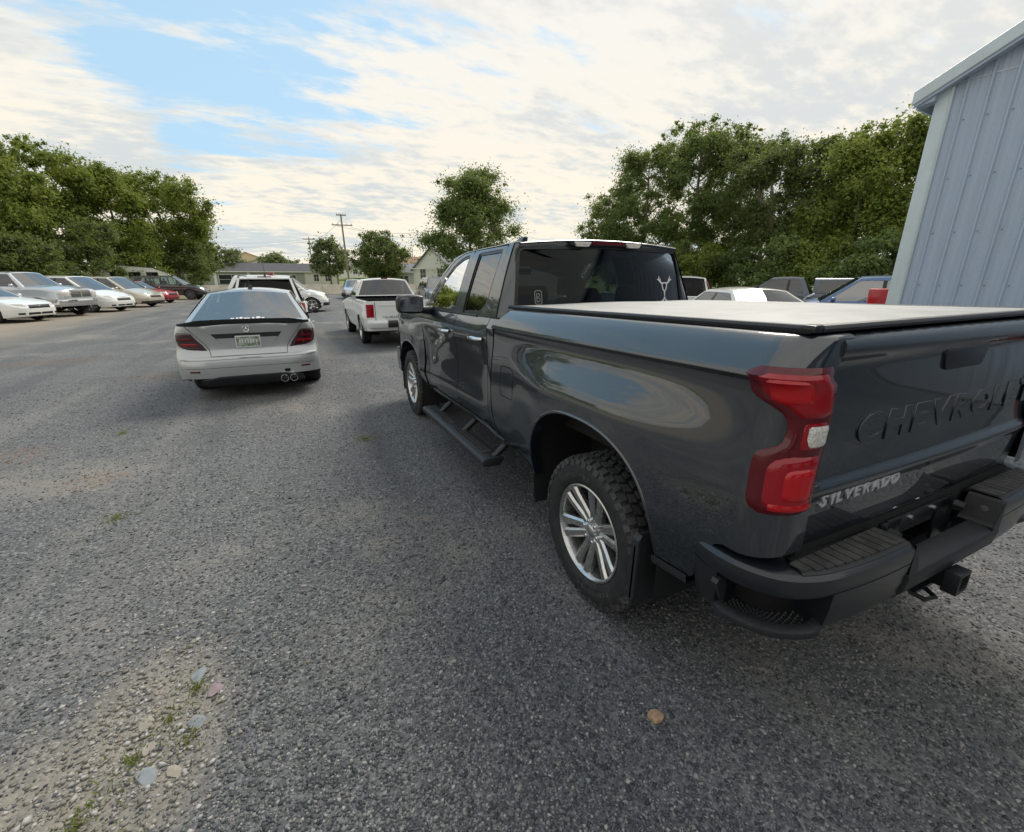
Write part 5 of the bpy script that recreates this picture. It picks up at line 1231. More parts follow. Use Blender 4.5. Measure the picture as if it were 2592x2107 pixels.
# ================================================================== trees
def leaf_mat(name, a, b, c_, yel=.0):
    m, N = new_mat(name)
    ri = N('ShaderNodeNewGeometry').outputs['Random Per Island']
    t = N('ShaderNodeTexCoord').outputs['Object']
    nz = N('ShaderNodeTexNoise', {'Vector': t, 'Scale': .55, 'Detail': 2.0}).outputs[0]
    k = mth(N, 'ADD', mth(N, 'MULTIPLY', ri, .55), mth(N, 'MULTIPLY', smooth(N, nz, .35, .65), .45))
    col = ramp(N, k, [(0, a), (.5, b), (1, c_)])
    df = N('ShaderNodeBsdfPrincipled', {'Base Color': col, 'Roughness': .55, 'Specular IOR Level': .35})
    tl = N('ShaderNodeBsdfTranslucent', {'Color': mix(N, .5, col, (.30, .34, .05))})
    out(N, N('ShaderNodeMixShader', {0: .45, 1: df.outputs[0], 2: tl.outputs[0]}).outputs[0])
leaf_mat('leaf_locust', (.085, .135, .030), (.185, .240, .045), (.30, .335, .070))
leaf_mat('leaf_maple', (.080, .130, .045), (.140, .200, .065), (.21, .270, .09))
leaf_mat('leaf_dark', (.060, .095, .036), (.105, .150, .052), (.165, .205, .072))
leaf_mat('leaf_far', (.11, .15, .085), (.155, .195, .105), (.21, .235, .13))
leaf_mat('leaf_weed', (.14, .17, .05), (.20, .225, .075), (.28, .27, .12))
pbr('bark', (.19, .155, .12), .9, noise=.4, nscale=8)
pbr('bark_pale', (.34, .28, .21), .9, noise=.35, nscale=8)
def leaf_cloud(name, centers, radii, n, size, mat, parent, rng, flat=.75, drop=.0):
    """n leaf quads in gaussian clumps"""
    cen = np.array(centers); rad = np.array(radii); w = rad**2 / (rad**2).sum()
    idx = rng.choice(len(cen), n, p=w)
    v = rng.normal(size=(n, 3)); v /= np.linalg.norm(v, axis=1)[:, None]
    rr = np.minimum(np.abs(rng.normal(size=n)) * .72, 2.0)
    p = cen[idx] + v * (rad[idx] * rr)[:, None] * np.array([1, 1, flat])
    p[:, 2] -= drop * rng.random(n)**2 * rad[idx]
    nrm = rng.normal(size=(n, 3)) * .75 + v * .6 + np.array([0, 0, .5]); nrm /= np.linalg.norm(nrm, axis=1)[:, None]
    a = np.cross(nrm, rng.normal(size=(n, 3))); a /= np.linalg.norm(a, axis=1)[:, None]; b = np.cross(nrm, a)
    s = size * (.6 + .8 * rng.random(n)); s1 = s[:, None] * .55; s2 = s[:, None] * .42
    q = np.stack([p - a * s1, p + a * s1 * .8 + b * s2, p + a * s1 * .8 - b * s2], 1).reshape(-1, 3)
    me = bpy.data.meshes.new(name); me.vertices.add(3 * n); me.vertices.foreach_set('co', q.astype(np.float32).ravel())
    me.loops.add(3 * n); me.loops.foreach_set('vertex_index', np.arange(3 * n, dtype=np.int32))
    me.polygons.add(n); me.polygons.foreach_set('loop_start', np.arange(0, 3 * n, 3, dtype=np.int32))
    me.update(calc_edges=True); me.materials.append(MATS[mat]); return link(name, me, parent)
def tree(name, label, xy, h, rx, seed, n=14000, leaf=.30, mat='leaf_maple', base=.18, bark='bark', lean=(0, 0), clumps=46, group=None, cat='tree', trunk_r=None, taper=1.0, stems=1, rz=None, cr=1.):
    rng = np.random.default_rng(seed); root = empty(name, (xy[0], xy[1], 0), 0, label, cat, group)
    tr = trunk_r or h * .018; mb = MB(); tips = []
    for sidx in range(stems):
        ox = rng.normal() * .4 * (stems > 1); oy = rng.normal() * .3 * (stems > 1); lx = lean[0] + (rng.normal() * .10 if stems > 1 else 0); ly = lean[1] + rng.normal() * .04
        P = []
        for k in range(8):
            t = k / 7; P.append(Vector((ox + lx * h * t + math.sin(t * 5 + seed) * .02 * h, oy + ly * h * t + math.cos(t * 4 + seed) * .02 * h, -.1 + h * .88 * t)))
        mb.tube(P, [tr * (1 - .85 * k / 7) + .01 for k in range(8)], 7)
        for k in range(int(11 / stems) + 3):
            t = base + (.9 - base) * rng.random(); i = min(6, int(t * 7)); p0 = P[i].lerp(P[i + 1], t * 7 - i); a = rng.random() * 6.28; ln = rx * (.55 + .5 * rng.random()) * (1.1 - .5 * t)
            d_ = Vector((math.cos(a), math.sin(a), .55 + .5 * rng.random())).normalized(); p1 = p0 + d_ * ln * .5; p2 = p0 + (d_ + Vector((0, 0, .12))).normalized() * ln + Vector((rng.normal(), rng.normal(), rng.normal())) * ln * .08
            mb.tube([p0, p1, p2], [tr * .42 * (1 - t * .5), tr * .26 * (1 - t * .5), .012], 5); tips.append(p2)
            for _ in range(2):
                q = p1 + (d_ + Vector((rng.normal(), rng.normal(), rng.normal() * .6)) * .6).normalized() * ln * .5; mb.tube([p1, q], [tr * .2 * (1 - t * .5), .01], 4); tips.append(q)
    mb.build('trunk', bark, root, 60, recalc=False)
    cz = h * (base + 1) / 2; ch = h * (1 - base) / 2; cen = []; rad = []
    for tp in tips:
        cen.append(tuple(tp + Vector((0, 0, .02 * h)))); rad.append(rx * (.13 + .13 * rng.random()))
    for k in range(clumps):
        u = rng.normal(size=3); u /= np.linalg.norm(u); r = .55 + .42 * rng.random(); z = cz + u[2] * ch * r * .95
        tz = (z - h * base) / (h * (1 - base)); w = (1 - abs(2 * tz - .85)**2.2 * .55) * taper if tz < .98 else .5
        ww = rx * r * max(.25, w); t = z / h
        cen.append((u[0] * ww + lean[0] * z, u[1] * (rz or rx) / rx * ww + lean[1] * z, z)); rad.append(cr * rx * (.07 + .14 * rng.random()))
    # spiky top shoots
    for k in range(22):
        a = rng.random() * 6.28; r = rx * .8 * rng.random(); z = h * (.93 + .07 * rng.random()) * (1 - .10 * (r / rx)); cen.append((math.cos(a) * r + lean[0] * z, math.sin(a) * r + lean[1] * z, z)); rad.append(rx * (.045 + .06 * rng.random()))
    leaf_cloud('crown', cen, rad, int(n * 1.9), leaf * .72, mat, root, rng)
    return root
def polar(px_az, D): return (CAMP.x + D * math.sin(R(px_az)), CAMP.y + D * math.cos(R(px_az)))
GL, GRR = 'trees behind the parked row on the left', 'trees along the right side of the lot'
LT = [ # az, D, h, rx, mat, leaves, label
 (-27.0, 56, 13.0, 5.6, 'leaf_locust', 9000, 'large yellow-green tree at the left edge behind the white sedan'),
 (-21.8, 54, 12.4, 4.6, 'leaf_locust', 24000, 'bushy yellow-green tree behind the silver pickup'),
 (-18.0, 58, 12.8, 4.6, 'leaf_locust', 24000, 'tallest feathery tree of the left group behind the white minivan'),
 (-14.4, 60, 11.8, 4.6, 'leaf_locust', 24000, 'loose yellow-green tree behind the beige minivan'),
 (-10.6, 64, 12.4, 5.0, 'leaf_locust', 26000, 'airy rounded tree at the right end of the left tree group'),
 (-8.4, 84, 8.2, 4.0, 'leaf_dark', 7000, 'dark tree at the foot of the left tree group behind the camper'),
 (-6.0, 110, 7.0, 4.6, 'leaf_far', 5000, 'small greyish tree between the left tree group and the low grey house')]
for i, (az, D, h, rx, m_, n_, lb) in enumerate(LT):
    tree('deciduous_tree', lb, polar(az, D), h, rx, 20 + i, n_, .27 if D < 70 else .40, m_, base=.16, group=GL, lean=(.04 * math.sin(i * 2.1), 0), clumps=90, stems=2 if i in (2, 4) else 1)
RT_ = [
 (37.6, 46, 9.6, 3.7, 'leaf_maple', 11000, 'grey-green tree at the left end of the right tree line behind the cab'),
 (41.6, 44, 12.6, 4.4, 'leaf_maple', 18000, 'broad grey-green maple behind the dark cab roof'),
 (46.2, 42, 13.7, 4.2, 'leaf_maple', 18000, 'tall pointed green tree right of the broad maple'),
 (50.2, 43, 13.0, 3.6, 'leaf_maple', 14000, 'tall tree with spiky top above the cream sedan'),
 (54.2, 38, 10.8, 3.6, 'leaf_dark', 14000, 'darker tree in the right tree line above the grey pickup'),
 (58.2, 36, 9.9, 3.4, 'leaf_dark', 13000, 'low dark tree in the dip of the right tree line'),
 (62.4, 33, 9.5, 3.7, 'leaf_locust', 15000, 'yellow-green tree next to the metal building corner'),
 (66.5, 33, 9.8, 3.8, 'leaf_locust', 9000, 'tall tree rising behind the metal building corner')]
for i, (az, D, h, rx, m_, n_, lb) in enumerate(RT_):
    tree('deciduous_tree', lb, polar(az, D), h, rx, 60 + i, int(n_ * 1.7), .20, m_, base=.22 if i > 3 else .14, group=GRR, bark='bark_pale' if i > 2 else 'bark', clumps=90, stems=3 if i in (4, 5, 6) else 1, trunk_r=.16 if i > 3 else None)
# undergrowth at the foot of the tree lines
for i, (az, D, h, rx, m_) in enumerate(((39.5, 38, 3.2, 2.6, 'leaf_dark'), (44, 37, 3.8, 2.8, 'leaf_maple'), (48, 36, 3.4, 2.6, 'leaf_locust'), (51.5, 35, 3.2, 2.5, 'leaf_dark'), (55.5, 32, 3.6, 2.5, 'leaf_maple'), (59.5, 31, 3.8, 2.5, 'leaf_locust'), (63.5, 28, 3.4, 2.2, 'leaf_maple'))):
    tree('shrub', ['dark shrub under the broad maple', 'round green shrub behind the cream sedan roof', 'yellowish shrub under the tall pointed tree', 'dark shrub left of the grey pickup', 'green shrub above the grey pickup cab', 'yellow-green shrub above the grey pickup cap', 'green shrub above the blue SUV'][i], polar(az, D), h, rx, 90 + i, 8000, .19, m_, base=.02, clumps=26, group='undergrowth along the right tree line', cat='shrub')
for i, (az, D, h, rx, m_) in enumerate(((-25, 48, 4.6, 3.2, 'leaf_locust'), (-20.5, 48, 4.6, 3.2, 'leaf_dark'), (-16.6, 52, 5.4, 3.4, 'leaf_dark'), (-13.0, 58, 4.2, 3.0, 'leaf_locust'), (-9.8, 62, 5.2, 3.2, 'leaf_dark'))):
    tree('shrub', ['yellow-green shrub behind the white sedan at the left edge', 'dark shrub behind the silver pickup cab', 'dark shrub behind the white minivan roof', 'bright shrub between the beige minivan and the camper', 'dark shrub behind the red car'][i], polar(az, D), h, rx, 110 + i, 8000, .24, m_, base=.02, clumps=26, group='undergrowth behind the parked row', cat='shrub')
# single trees in the middle distance
MT = [(20.6, 62, 14.2, 6.4, 'leaf_maple', 40000, .32, .06, 'big round tree standing alone left of the dark cab'),
      (10.0, 82, 9.2, 5.0, 'leaf_dark', 12000, .40, .06, 'round dark tree behind the white compact pickup'),
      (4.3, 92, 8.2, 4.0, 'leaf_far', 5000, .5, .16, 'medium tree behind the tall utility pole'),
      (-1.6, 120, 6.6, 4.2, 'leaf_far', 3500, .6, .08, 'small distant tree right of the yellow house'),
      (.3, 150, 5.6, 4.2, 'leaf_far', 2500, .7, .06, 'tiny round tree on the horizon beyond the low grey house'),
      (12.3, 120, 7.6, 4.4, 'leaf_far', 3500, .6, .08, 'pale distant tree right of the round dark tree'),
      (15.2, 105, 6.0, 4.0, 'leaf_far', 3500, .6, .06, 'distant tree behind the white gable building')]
for i, (az, D, h, rx, m_, n_, lf, bs, lb) in enumerate(MT):
    tree('deciduous_tree', lb, polar(az, D), h, rx, 140 + i, n_, lf, m_, base=bs, clumps=90, cr=1.3)
# far wooded skyline: reads as one mass
rng = np.random.default_rng(5); cen = []; rad = []
for az in np.arange(-40, 80, 1.1):
    D = 185 + 40 * rng.random(); x, y = polar(az, D); hgt = 3.2 + 3.4 * rng.random() + (4 if az < -5 else 0) + (2.5 if az > 30 else 0)
    for k in range(3): cen.append((x + rng.normal() * 2, y + rng.normal() * 2, hgt * (.25 + .3 * k))); rad.append(hgt * .42 + 1)
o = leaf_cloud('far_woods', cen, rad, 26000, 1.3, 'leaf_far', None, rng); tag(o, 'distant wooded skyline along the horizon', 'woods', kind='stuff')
# ================================================================== houses, barrier, poles
pbr('siding_grey', (.30, .31, .30), .7); pbr('siding_white', (.72, .72, .69), .6); pbr('siding_cream', (.66, .58, .38), .7); pbr('siding_pale', (.60, .58, .54), .7)
pbr('roof_dark', (.085, .085, .095), .85, noise=.2, nscale=2); pbr('roof_grey', (.22, .22, .24), .85, noise=.2, nscale=2); pbr('roof_tan', (.34, .22, .15), .85); pbr('concrete', (.58, .54, .44), .85, noise=.15, nscale=1.5)
pbr('window_dark', (.03, .035, .04), .15); pbr('wood_pole', (.26, .22, .18), .9, noise=.3); pbr('wire', (.05, .05, .05), .6); pbr('insulator', (.5, .5, .5), .4)
m, N = new_mat('lawn'); t = N('ShaderNodeTexCoord').outputs['Object']; nz = N('ShaderNodeTexNoise', {'Vector': t, 'Scale': .25, 'Detail': 8.0, 'Roughness': .7}).outputs[0]
out(N, N('ShaderNodeBsdfPrincipled', {'Base Color': ramp(N, nz, [(.3, (.10, .14, .03)), (.6, (.17, .21, .05)), (.8, (.26, .24, .09))]), 'Roughness': .9}).outputs[0])
def sheet(name, pts, z, mat, label):
    mb = MB(); mb.add([(x, y, z if not isinstance(z, (list, tuple)) else z[i]) for i, (x, y) in enumerate(pts)], [tuple(range(len(pts)))]); o = mb.build(name, mat, None, None); o['kind'] = 'structure'; o['label'] = label
sheet('lawn', [polar(-60, 60), polar(-24, 39), polar(-9, 47), polar(-9, 260), polar(-50, 260)], .006, 'lawn', 'grass under the left trees')
sheet('lawn', [polar(33, 40), polar(48, 33), polar(75, 24), polar(88, 60), polar(60, 250), polar(33, 250)], .006, 'lawn', 'grass under the right trees')
sheet('lawn', [polar(-9, 62), polar(0, 60), polar(14, 56), polar(33, 52), polar(33, 300), polar(-9, 300)], .005, 'lawn', 'grass beyond the lot')
# rising ground far behind
mb = MB(); mb.grid([[(*polar(a, D), z) for a in lin(-45, 85, 40)] for D, z in ((110, .0), (150, .8), (200, 2.2), (320, 4.0), (600, 6.0))]); o = mb.build('far_hill', 'lawn', None, 60); o['kind'] = 'structure'; o['label'] = 'gently rising grassy ground in the distance'
def house(name, label, az, D, w, dpt, h, rh, wall, roof, rot=0, windows=(), ridge='x', doors=(), z0=0., eav=.4):
    """box house; local x along the front facing the camera (-y)"""
    x, y = polar(az, D); root = empty(name, (x, y, z0), R(-az + rot), label, 'building')
    mb = MB(); mb.box((0, dpt / 2, h / 2), (w, dpt, h)); 
    if ridge == 'y': mb.prism([(-w / 2, h), (w / 2, h), (0, h + rh - .12)], lambda u, v, q: (u, q, v), .0, dpt)
    mb.build('wall', wall, root, None)
    mb = MB()
    if ridge == 'x': mb.prism([(-eav, h - .05), (dpt + eav, h - .05), (dpt / 2, h + rh)], lambda u, v, q: (q, u, v), -w / 2 - eav, w / 2 + eav)
    else:
        for s in (-1, 1): mb.loft([[(s * (w / 2 + eav), q, h - .25 * rh / (w / 2) * 1 + dz), ] + [(0, q, h + rh + dz)] + [(0, q, h + rh + dz - .14), (s * (w / 2 + eav), q, h - .25 * rh / (w / 2) + dz - .14)] for q, dz in ((-eav, 0), (dpt + eav, 0))])
    rf = mb.build('roof', roof, root, None)
    if ridge == 'x':
        mb = MB(); mb.box((0, -eav - .02, h - .02), (w + 2 * eav, .04, .16)); mb.build('fascia', 'siding_white', rf, None)
    for wx, wz, ww, wh in windows:
        mb = MB(); mb.box((wx, -.03, wz), (ww + .16, .05, wh + .16)); wn = mb.build('window', 'siding_white', root, None)
        mb = MB(); mb.box((wx, -.065, wz), (ww, .03, wh)); mb.build('pane', 'window_dark', wn, None)
        mb = MB(); mb.box((wx, -.085, wz), (.05, .02, wh)); mb.box((wx, -.085, wz), (ww, .018, .05)); mb.build('glazing_bar', 'siding_white', wn, None)
    for wx, ww, wh in doors:
        mb = MB(); mb.box((wx, -.03, wh / 2), (ww, .06, wh)); mb.build('door', 'siding_white', root, None)
    return root
rh = house('ranch_house', 'long low grey house with dark roof beyond the lot', -2.6, 104, 27.5, 9, 2.75, 1.75, 'siding_grey', 'roof_dark', windows=[(-10.5, 1.55, 1.8, 1.1), (-5.5, 1.3, 4.2, 1.7), (1.5, 1.5, 1.4, 1.2), (5.0, 1.5, 1.4, 1.2), (9.6, 1.6, .9, 1.3), (11.8, 1.6, .9, 1.3)], doors=[(-8.2, .5, 2.6), (-2.6, .5, 2.6), (8.0, .9, 2.1)])
mb = MB(); mb.box((10.5, -.02, 1.3), (6.2, .10, 2.5)); mb.build('pale_wing', 'siding_pale', rh, None)
house('yellow_house', 'cream yellow house with stepped gable roofs behind the low grey house', -4.0, 150, 11, 9, 5.3, 2.2, 'siding_cream', 'siding_cream', z0=1.0, ridge='y', windows=[(-3, 3.2, 1.2, 1.4), (3, 3.2, 1.2, 1.4)])
house('tan_roof_house', 'pale house with tan gable roof in front of the yellow house', -2.3, 140, 13, 9, 3.6, 2.6, 'siding_pale', 'roof_tan', z0=.8, ridge='y', windows=[(-3, 2.2, 1.4, 1.4), (3, 2.2, 1.4, 1.4)])
house('hillside_house', 'small white house on the lawn behind the tall utility pole', 6.2, 150, 8, 8, 3.4, 2.0, 'siding_white', 'roof_grey', z0=1.6, windows=[(-2, 1.8, 1.2, 1.3), (2, 1.8, 1.2, 1.3)])
house('hillside_house', 'small white house on the lawn left of the round dark tree', 8.0, 165, 8, 8, 3.6, 2.2, 'siding_white', 'roof_grey', z0=2.0, ridge='y', windows=[(-1.6, 1.9, 1.1, 1.3), (1.6, 1.9, 1.1, 1.3)])
house('brown_roof_house', 'pale house with brown roof left of the white gable building', 13.6, 112, 13, 9, 3.2, 3.0, 'siding_pale', 'roof_tan', z0=.3, windows=[(-3, 1.6, 1.4, 1.2), (3, 1.6, 1.4, 1.2)])
house('carport_house', 'low white house with grey roof behind the white compact pickup', 13.9, 84, 8, 7, 2.5, 1.6, 'siding_white', 'roof_grey', windows=[(-2, 1.4, 1.4, 1.0), (2, 1.4, 1.4, 1.0)])
# white gable building left of the dark cab: gable end to the left, long side to the right
gb = house('gable_building', 'white gable-ended building with grey roof left of the dark truck cab', 15.9, 74, 7.4, 15, 3.0, 3.2, 'siding_white', 'roof_grey', rot=-38, ridge='y', windows=[(1.6, 2.2, 1.0, 1.5), (-1.8, 2.2, 1.0, 1.5)])
mb = MB(); mb.box((0, -.4, 3.0), (7.6, .10, .14)); mb.build('fascia', 'siding_white', gb, None)
mb = MB(); mb.tube([(-3.5, -.3, 0), (-3.5, -.3, 7.2)], .045, 8); mb.build('vent_pipe', 'insulator', gb, 40)
# low cream wall along the end of the lot, in precast segments
lw = empty('low_wall', (0, 0, 0), 0, 'low cream concrete wall closing the far end of the lot', 'wall'); me = None
for i, az in enumerate(lin(-13, 15, 14)):
    x, y = polar(az, 50 + .10 * az)
    if me is None:
        m_ = MB(); m_.loft([[(u, v, z) for v, z in ((-.30, 0), (-.28, .18), (-.12, .45), (-.10, .98), (.10, .98), (.12, .45), (.28, .18), (.30, 0))] for u in (-.93, .93)]); o = m_.build('wall_segment', 'concrete', lw, 30, bevel=.02); me = o.data
    else: o = link('wall_segment', me, lw)
    o.location = (x, y, 0); o.rotation_euler = (0, 0, R(-az * .3 - 2))
# utility poles with crossarms
def pole(az, D, h, label, arms=((.9, 2.4), (.78, 1.8)), lean=0., r=.14):
    x, y = polar(az, D); root = empty('utility_pole', (x, y, 0), R(-az + 12), label, 'utility pole', 'utility poles'); root.rotation_euler[1] = R(lean)
    mb = MB(); mb.tube([(0, 0, -.2), (0, 0, h * .5), (0, 0, h)], [r, r * .85, r * .65], 10); mb.build('pole', 'wood_pole', root, 60)
    for f_, w in arms:
        mb = MB(); mb.box((0, -.12, h * f_), (w, .10, .12)); ar_ = mb.build('crossarm', 'wood_pole', root, None)
        for u in (-.45, -.2, .2, .45):
            mb = MB(); mb.lathe([(.05, 0), (.055, .08), (.03, .16), (0, .17)], 8, (u * w, -.12, h * f_ + .06), 'z'); mb.build('insulator', 'insulator', ar_, 40)
    return root
pole(6.2, 66, 9.5, 'tall utility pole with two crossarms left of the white compact pickup', ((.985, 1.2), (.86, 2.6)), lean=-1.2)
pole(2.4, 105, 9.6, 'distant utility pole above the right end of the low grey house', ((.95, 2.4),))
pole(8.6, 84, 8.2, 'leaning utility pole in front of the round dark tree', (), lean=-4, r=.12)
pole(5.0, 98, 6.4, 'short utility pole left of the tall one', ((.93, 1.6),))
pole(-.6, 140, 8.4, 'thin distant utility pole above the middle of the low grey house', ((.95, 2.2),))
def wire(a, b, sag, i):
    a, b = Vector(a), Vector(b); pts = [a.lerp(b, t) - Vector((0, 0, sag * 4 * t * (1 - t))) for t in lin(0, 1, 15)]
    mb = MB(); mb.tube(pts, .016, 4); o = mb.build('power_line', 'wire', None, None, recalc=False); tag(o, i, 'power line', 'overhead power lines')
pa = Vector((*polar(6.2, 66), 8.1)); pb = Vector((*polar(24, 46), 7.2)); pc = Vector((*polar(-12, 110), 9.0)); pd_ = Vector((*polar(2.4, 105), 9.1))
wire(pa + Vector((-.9, 0, 0)), pb, 1.2, 'overhead wire from the tall pole towards the big round tree, upper'); wire(pa + Vector((.9, 0, -.1)), pb + Vector((0, 0, -1.2)), 1.0, 'overhead wire from the tall pole towards the big round tree, lower')
wire(pd_, pc, 1.0, 'overhead wire above the low grey house, upper'); wire(pd_ + Vector((.6, 0, -.2)), pc + Vector((0, 0, -1.0)), 1.2, 'overhead wire above the low grey house, lower')
wire(Vector((*polar(8.6, 84), 7.4)), Vector((*polar(17, 58), 5.6)), 1.2, 'overhead wire from the leaning pole to the white gable building')
wire(pa + Vector((0, 0, 1)), pd_, .8, 'overhead wire between the tall pole and the distant pole')
# ================================================================== loose stones
m, N = new_mat('stone_mix')
ri = N('ShaderNodeNewGeometry').outputs['Random Per Island']
col = ramp(N, ri, [(0, (0.047, 0.051, 0.057)), (.25, (0.085, 0.090, 0.097)), (.5, (0.132, 0.136, 0.142)), (.78, (0.194, 0.195, 0.197)), (.93, (0.274, 0.270, 0.261)), (1, (0.397, 0.383, 0.364))])
out(N, N('ShaderNodeBsdfPrincipled', {'Base Color': col, 'Roughness': .85, 'Specular IOR Level': .3}).outputs[0])
m, N = new_mat('stone_tan')
ri = N('ShaderNodeNewGeometry').outputs['Random Per Island']
col = ramp(N, ri, [(0, (.17, .155, .13)), (.4, (.26, .24, .205)), (.7, (.34, .32, .285)), (1, (.44, .43, .42))])
out(N, N('ShaderNodeBsdfPrincipled', {'Base Color': col, 'Roughness': .85}).outputs[0])
def stones(name, P, size, rng, mat, label, squash=.6):
    """joined pebbles: P (n,2) positions, size (n,)"""
    bv = np.array([[1, 0, 0], [-1, 0, 0], [0, 1, 0], [0, -1, 0], [.2, .1, 1], [0, 0, -.7]], float); bf = np.array([[0, 2, 4], [2, 1, 4], [1, 3, 4], [3, 0, 4], [2, 0, 5], [1, 2, 5], [3, 1, 5], [0, 3, 5]])
    n = len(P); nv = len(bv); nf_ = len(bf)
    v = bv[None] * (1 + .8 * (rng.random((n, nv, 1)) - .5)) + .35 * (rng.random((n, nv, 3)) - .5); sc = np.stack([.75 + .6 * rng.random(n), .75 + .6 * rng.random(n), squash * (.7 + .6 * rng.random(n))], 1)
    v = v * sc[:, None, :]
    a = rng.random(n) * 6.283; ca, sa = np.cos(a), np.sin(a); tl = (rng.random(n) - .5) * .7; ct, st = np.cos(tl), np.sin(tl)
    y2 = v[..., 1] * ct[:, None] - v[..., 2] * st[:, None]; z2 = v[..., 1] * st[:, None] + v[..., 2] * ct[:, None]
    x3 = v[..., 0] * ca[:, None] - y2 * sa[:, None]; y3 = v[..., 0] * sa[:, None] + y2 * ca[:, None]
    q = np.stack([x3, y3, z2], -1) * size[:, None, None]; q[..., 0] += P[:, 0, None]; q[..., 1] += P[:, 1, None]; q[..., 2] += (size * .18)[:, None]
    F_ = (bf[None] + (np.arange(n) * nv)[:, None, None]).reshape(-1)
    me = bpy.data.meshes.new(name); me.vertices.add(n * nv); me.vertices.foreach_set('co', q.astype(np.float32).ravel())
    me.loops.add(n * nf_ * 3); me.loops.foreach_set('vertex_index', F_.astype(np.int32)); me.polygons.add(n * nf_); me.polygons.foreach_set('loop_start', np.arange(0, n * nf_ * 3, 3, dtype=np.int32))
    me.update(calc_edges=True); me.materials.append(MATS[mat]); o = link(name, me); tag(o, label, 'gravel', kind='stuff'); return o
rng = np.random.default_rng(11)
def field(n, d0, d1, a0, a1):
    r = d0 * (d1 / d0)**rng.random(n); a = np.radians(a0 + (a1 - a0) * rng.random(n)); return np.stack([CAMP.x + r * np.sin(a), CAMP.y + r * np.cos(a)], 1), r
P, r = field(112000, .6, 10.0, -36, 92)
P2, r2 = field(34000, .35, 7.0, 92, 324); P = np.concatenate([P, P2]); r = np.concatenate([r, r2])
keep = ((P[:, 0] + 2.95) / .36)**2 + ((P[:, 1] - .02) / .60)**2 + .5 * rng.random(len(P)) > 1.1 - .9 * (rng.random(len(P)) < .35)
P, r = P[keep], r[keep]
stones('loose_gravel', P, (.0032 + .0050 * rng.random(len(P))**2.5) * (1 + .05 * r), rng, 'stone_mix', 'loose grey gravel covering the lot in the foreground')
P, r = field(2600, .6, 11.0, -32, 88)
stones('coarse_gravel', P, .007 + .006 * rng.random(len(P))**3, rng, 'stone_mix', 'scattered coarser grey stones on the lot')
# the worn hollow with flat stones and weeds, lower left
n = 2200; P = np.stack([-2.95 + rng.normal(size=n) * .20, .02 + rng.normal(size=n) * .34], 1)
stones('hollow_gravel', P, .004 + .010 * rng.random(n)**3, rng, 'stone_tan', 'tan gravel in the worn hollow at lower left', .5)
pbr('stone_blue', (.22, .24, .255), .8, noise=.15, nscale=30); pbr('stone_purple', (.25, .19, .205), .8, noise=.15, nscale=30); pbr('stone_buff', (.28, .255, .21), .8, noise=.15, nscale=30); pbr('stone_sand', (.42, .28, .17), .85, noise=.3, nscale=40)
def rock(x, y, s, mat, label, seed, flat=.4, group=None, elong=1.5):
    r_ = random.Random(seed); bm = bmesh.new(); bmesh.ops.create_icosphere(bm, subdivisions=2, radius=1.0)
    ax = [Vector((r_.gauss(0, 1), r_.gauss(0, 1), r_.gauss(0, 1))).normalized() for _ in range(9)]; ds = [.62 + .25 * r_.random() for _ in ax]
    for v in bm.verts:
        c0 = v.co.copy()
        for a, d_ in zip(ax, ds):
            k = c0.dot(a)
            if k > d_: c0 -= a * (k - d_)
        v.co = Vector((c0.x * elong, c0.y, c0.z * flat)) * s * (1 + .04 * r_.random())
    me = bpy.data.meshes.new('rock'); bm.to_mesh(me); bm.free(); me.materials.append(MATS[mat]); smoothmesh(me, 22)
    o = link('stone', me); o.location = (x, y, s * flat * .2); o.rotation_euler = (r_.uniform(-.15, .15), r_.uniform(-.15, .15), r_.random() * 6.28); tag(o, label, 'stone', group); return o
rock(-1.12, -.70, .030, 'stone_sand', 'tan rock lying alone on the gravel left of the bumper', 3, .75, elong=1.2)
HW = 'flat stones in the worn hollow'
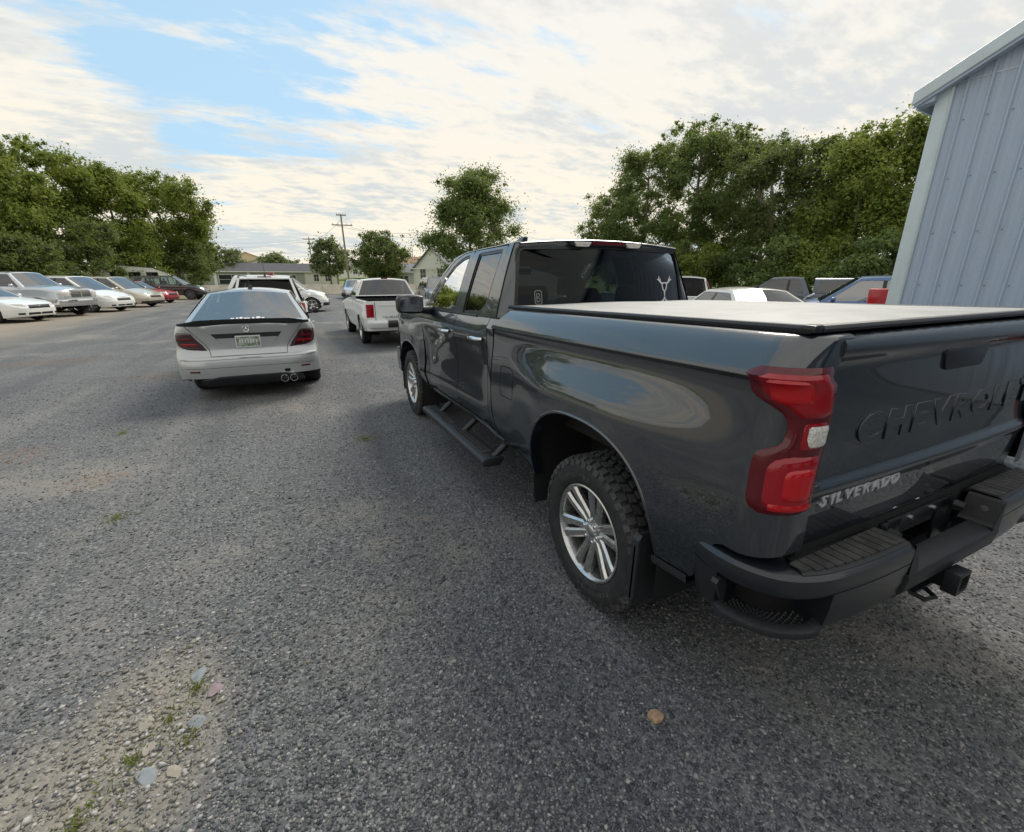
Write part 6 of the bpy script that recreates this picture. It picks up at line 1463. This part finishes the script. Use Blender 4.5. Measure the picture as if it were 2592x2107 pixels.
spots = [(-2.78, .30, .034, 'stone_blue', 'flat blue-grey stone at the far end of the worn hollow'), (-2.70, .20, .032, 'stone_purple', 'flat purple stone at the right edge of the worn hollow'),
 (-2.92, .14, .026, 'stone_buff', 'flat buff stone left of the purple stone in the hollow'), (-2.74, .06, .026, 'stone_blue', 'flat blue-grey stone just nearer than the purple stone'),
 (-2.88, .02, .024, 'stone_buff', 'flat buff stone in the middle of the worn hollow'), (-2.86, -.10, .032, 'stone_blue', 'largest flat blue-grey stone in the nearer half of the hollow'),
 (-2.78, -.12, .024, 'stone_buff', 'flat buff stone right of the largest blue-grey stone'), (-3.06, -.22, .030, 'stone_blue', 'flat blue-grey stone at the near left end of the worn hollow')]
for i, (x, y, s, m_, lb) in enumerate(spots): rock(x, y, s, m_, lb, 40 + i, .26, HW)
for i, (x, y, s, lb) in enumerate(((-2.20, -.62, .014, 'small pale stone near the bottom edge left of centre'), (-1.75, -.1, .012, 'small pale stone on the open gravel left of the rear tyre'), (-.75, -.45, .012, 'small pale stone just in front of the mud flap'), (-2.35, .75, .012, 'small pale stone beyond the worn hollow'))):
    rock(x, y, s, 'stone_buff', lb, 70 + i, .6, 'small pale stones on the gravel')
# weeds: sparse blades, one mass of ground cover
r_ = random.Random(5); mb = MB()
for (x, y, n, h_, spread) in ((-2.77, .24, 60, .017, .035), (-2.84, .12, 60, .015, .05), (-2.76, .0, 60, .016, .05), (-2.92, -.02, 100, .015, .05), (-3.02, -.18, 80, .018, .06), (-2.98, -.32, 70, .018, .05), (-1.70, 3.05, 160, .018, .08), (-3.55, 2.15, 110, .016, .06), (-4.1, 4.4, 90, .018, .08)):
    for _ in range(n):
        a = r_.random() * 6.28; d_ = abs(r_.gauss(0, spread)); p = Vector((x + math.cos(a) * d_, y + math.sin(a) * d_ * 1.2, 0)); l = h_ * (.5 + r_.random()); b = r_.random() * 6.28; o_ = Vector((math.cos(b), math.sin(b), 0)); w = Vector((-o_.y, o_.x, 0)) * (.002 + .002 * r_.random())
        t_ = o_ * l * (.5 + .5 * r_.random()); mb.add([p - w, p + w, p + t_ * .5 + w * .8 + Vector((0, 0, l * .7)), p + t_ * .5 - w * .8 + Vector((0, 0, l * .7)), p + t_ + Vector((0, 0, l * .75))], [(0, 1, 2, 3), (3, 2, 4)])
o = mb.build('weeds', 'leaf_weed', None, None, recalc=False); tag(o, 'small olive-green weeds growing in the worn hollow and the gravel', 'weeds', kind='stuff')
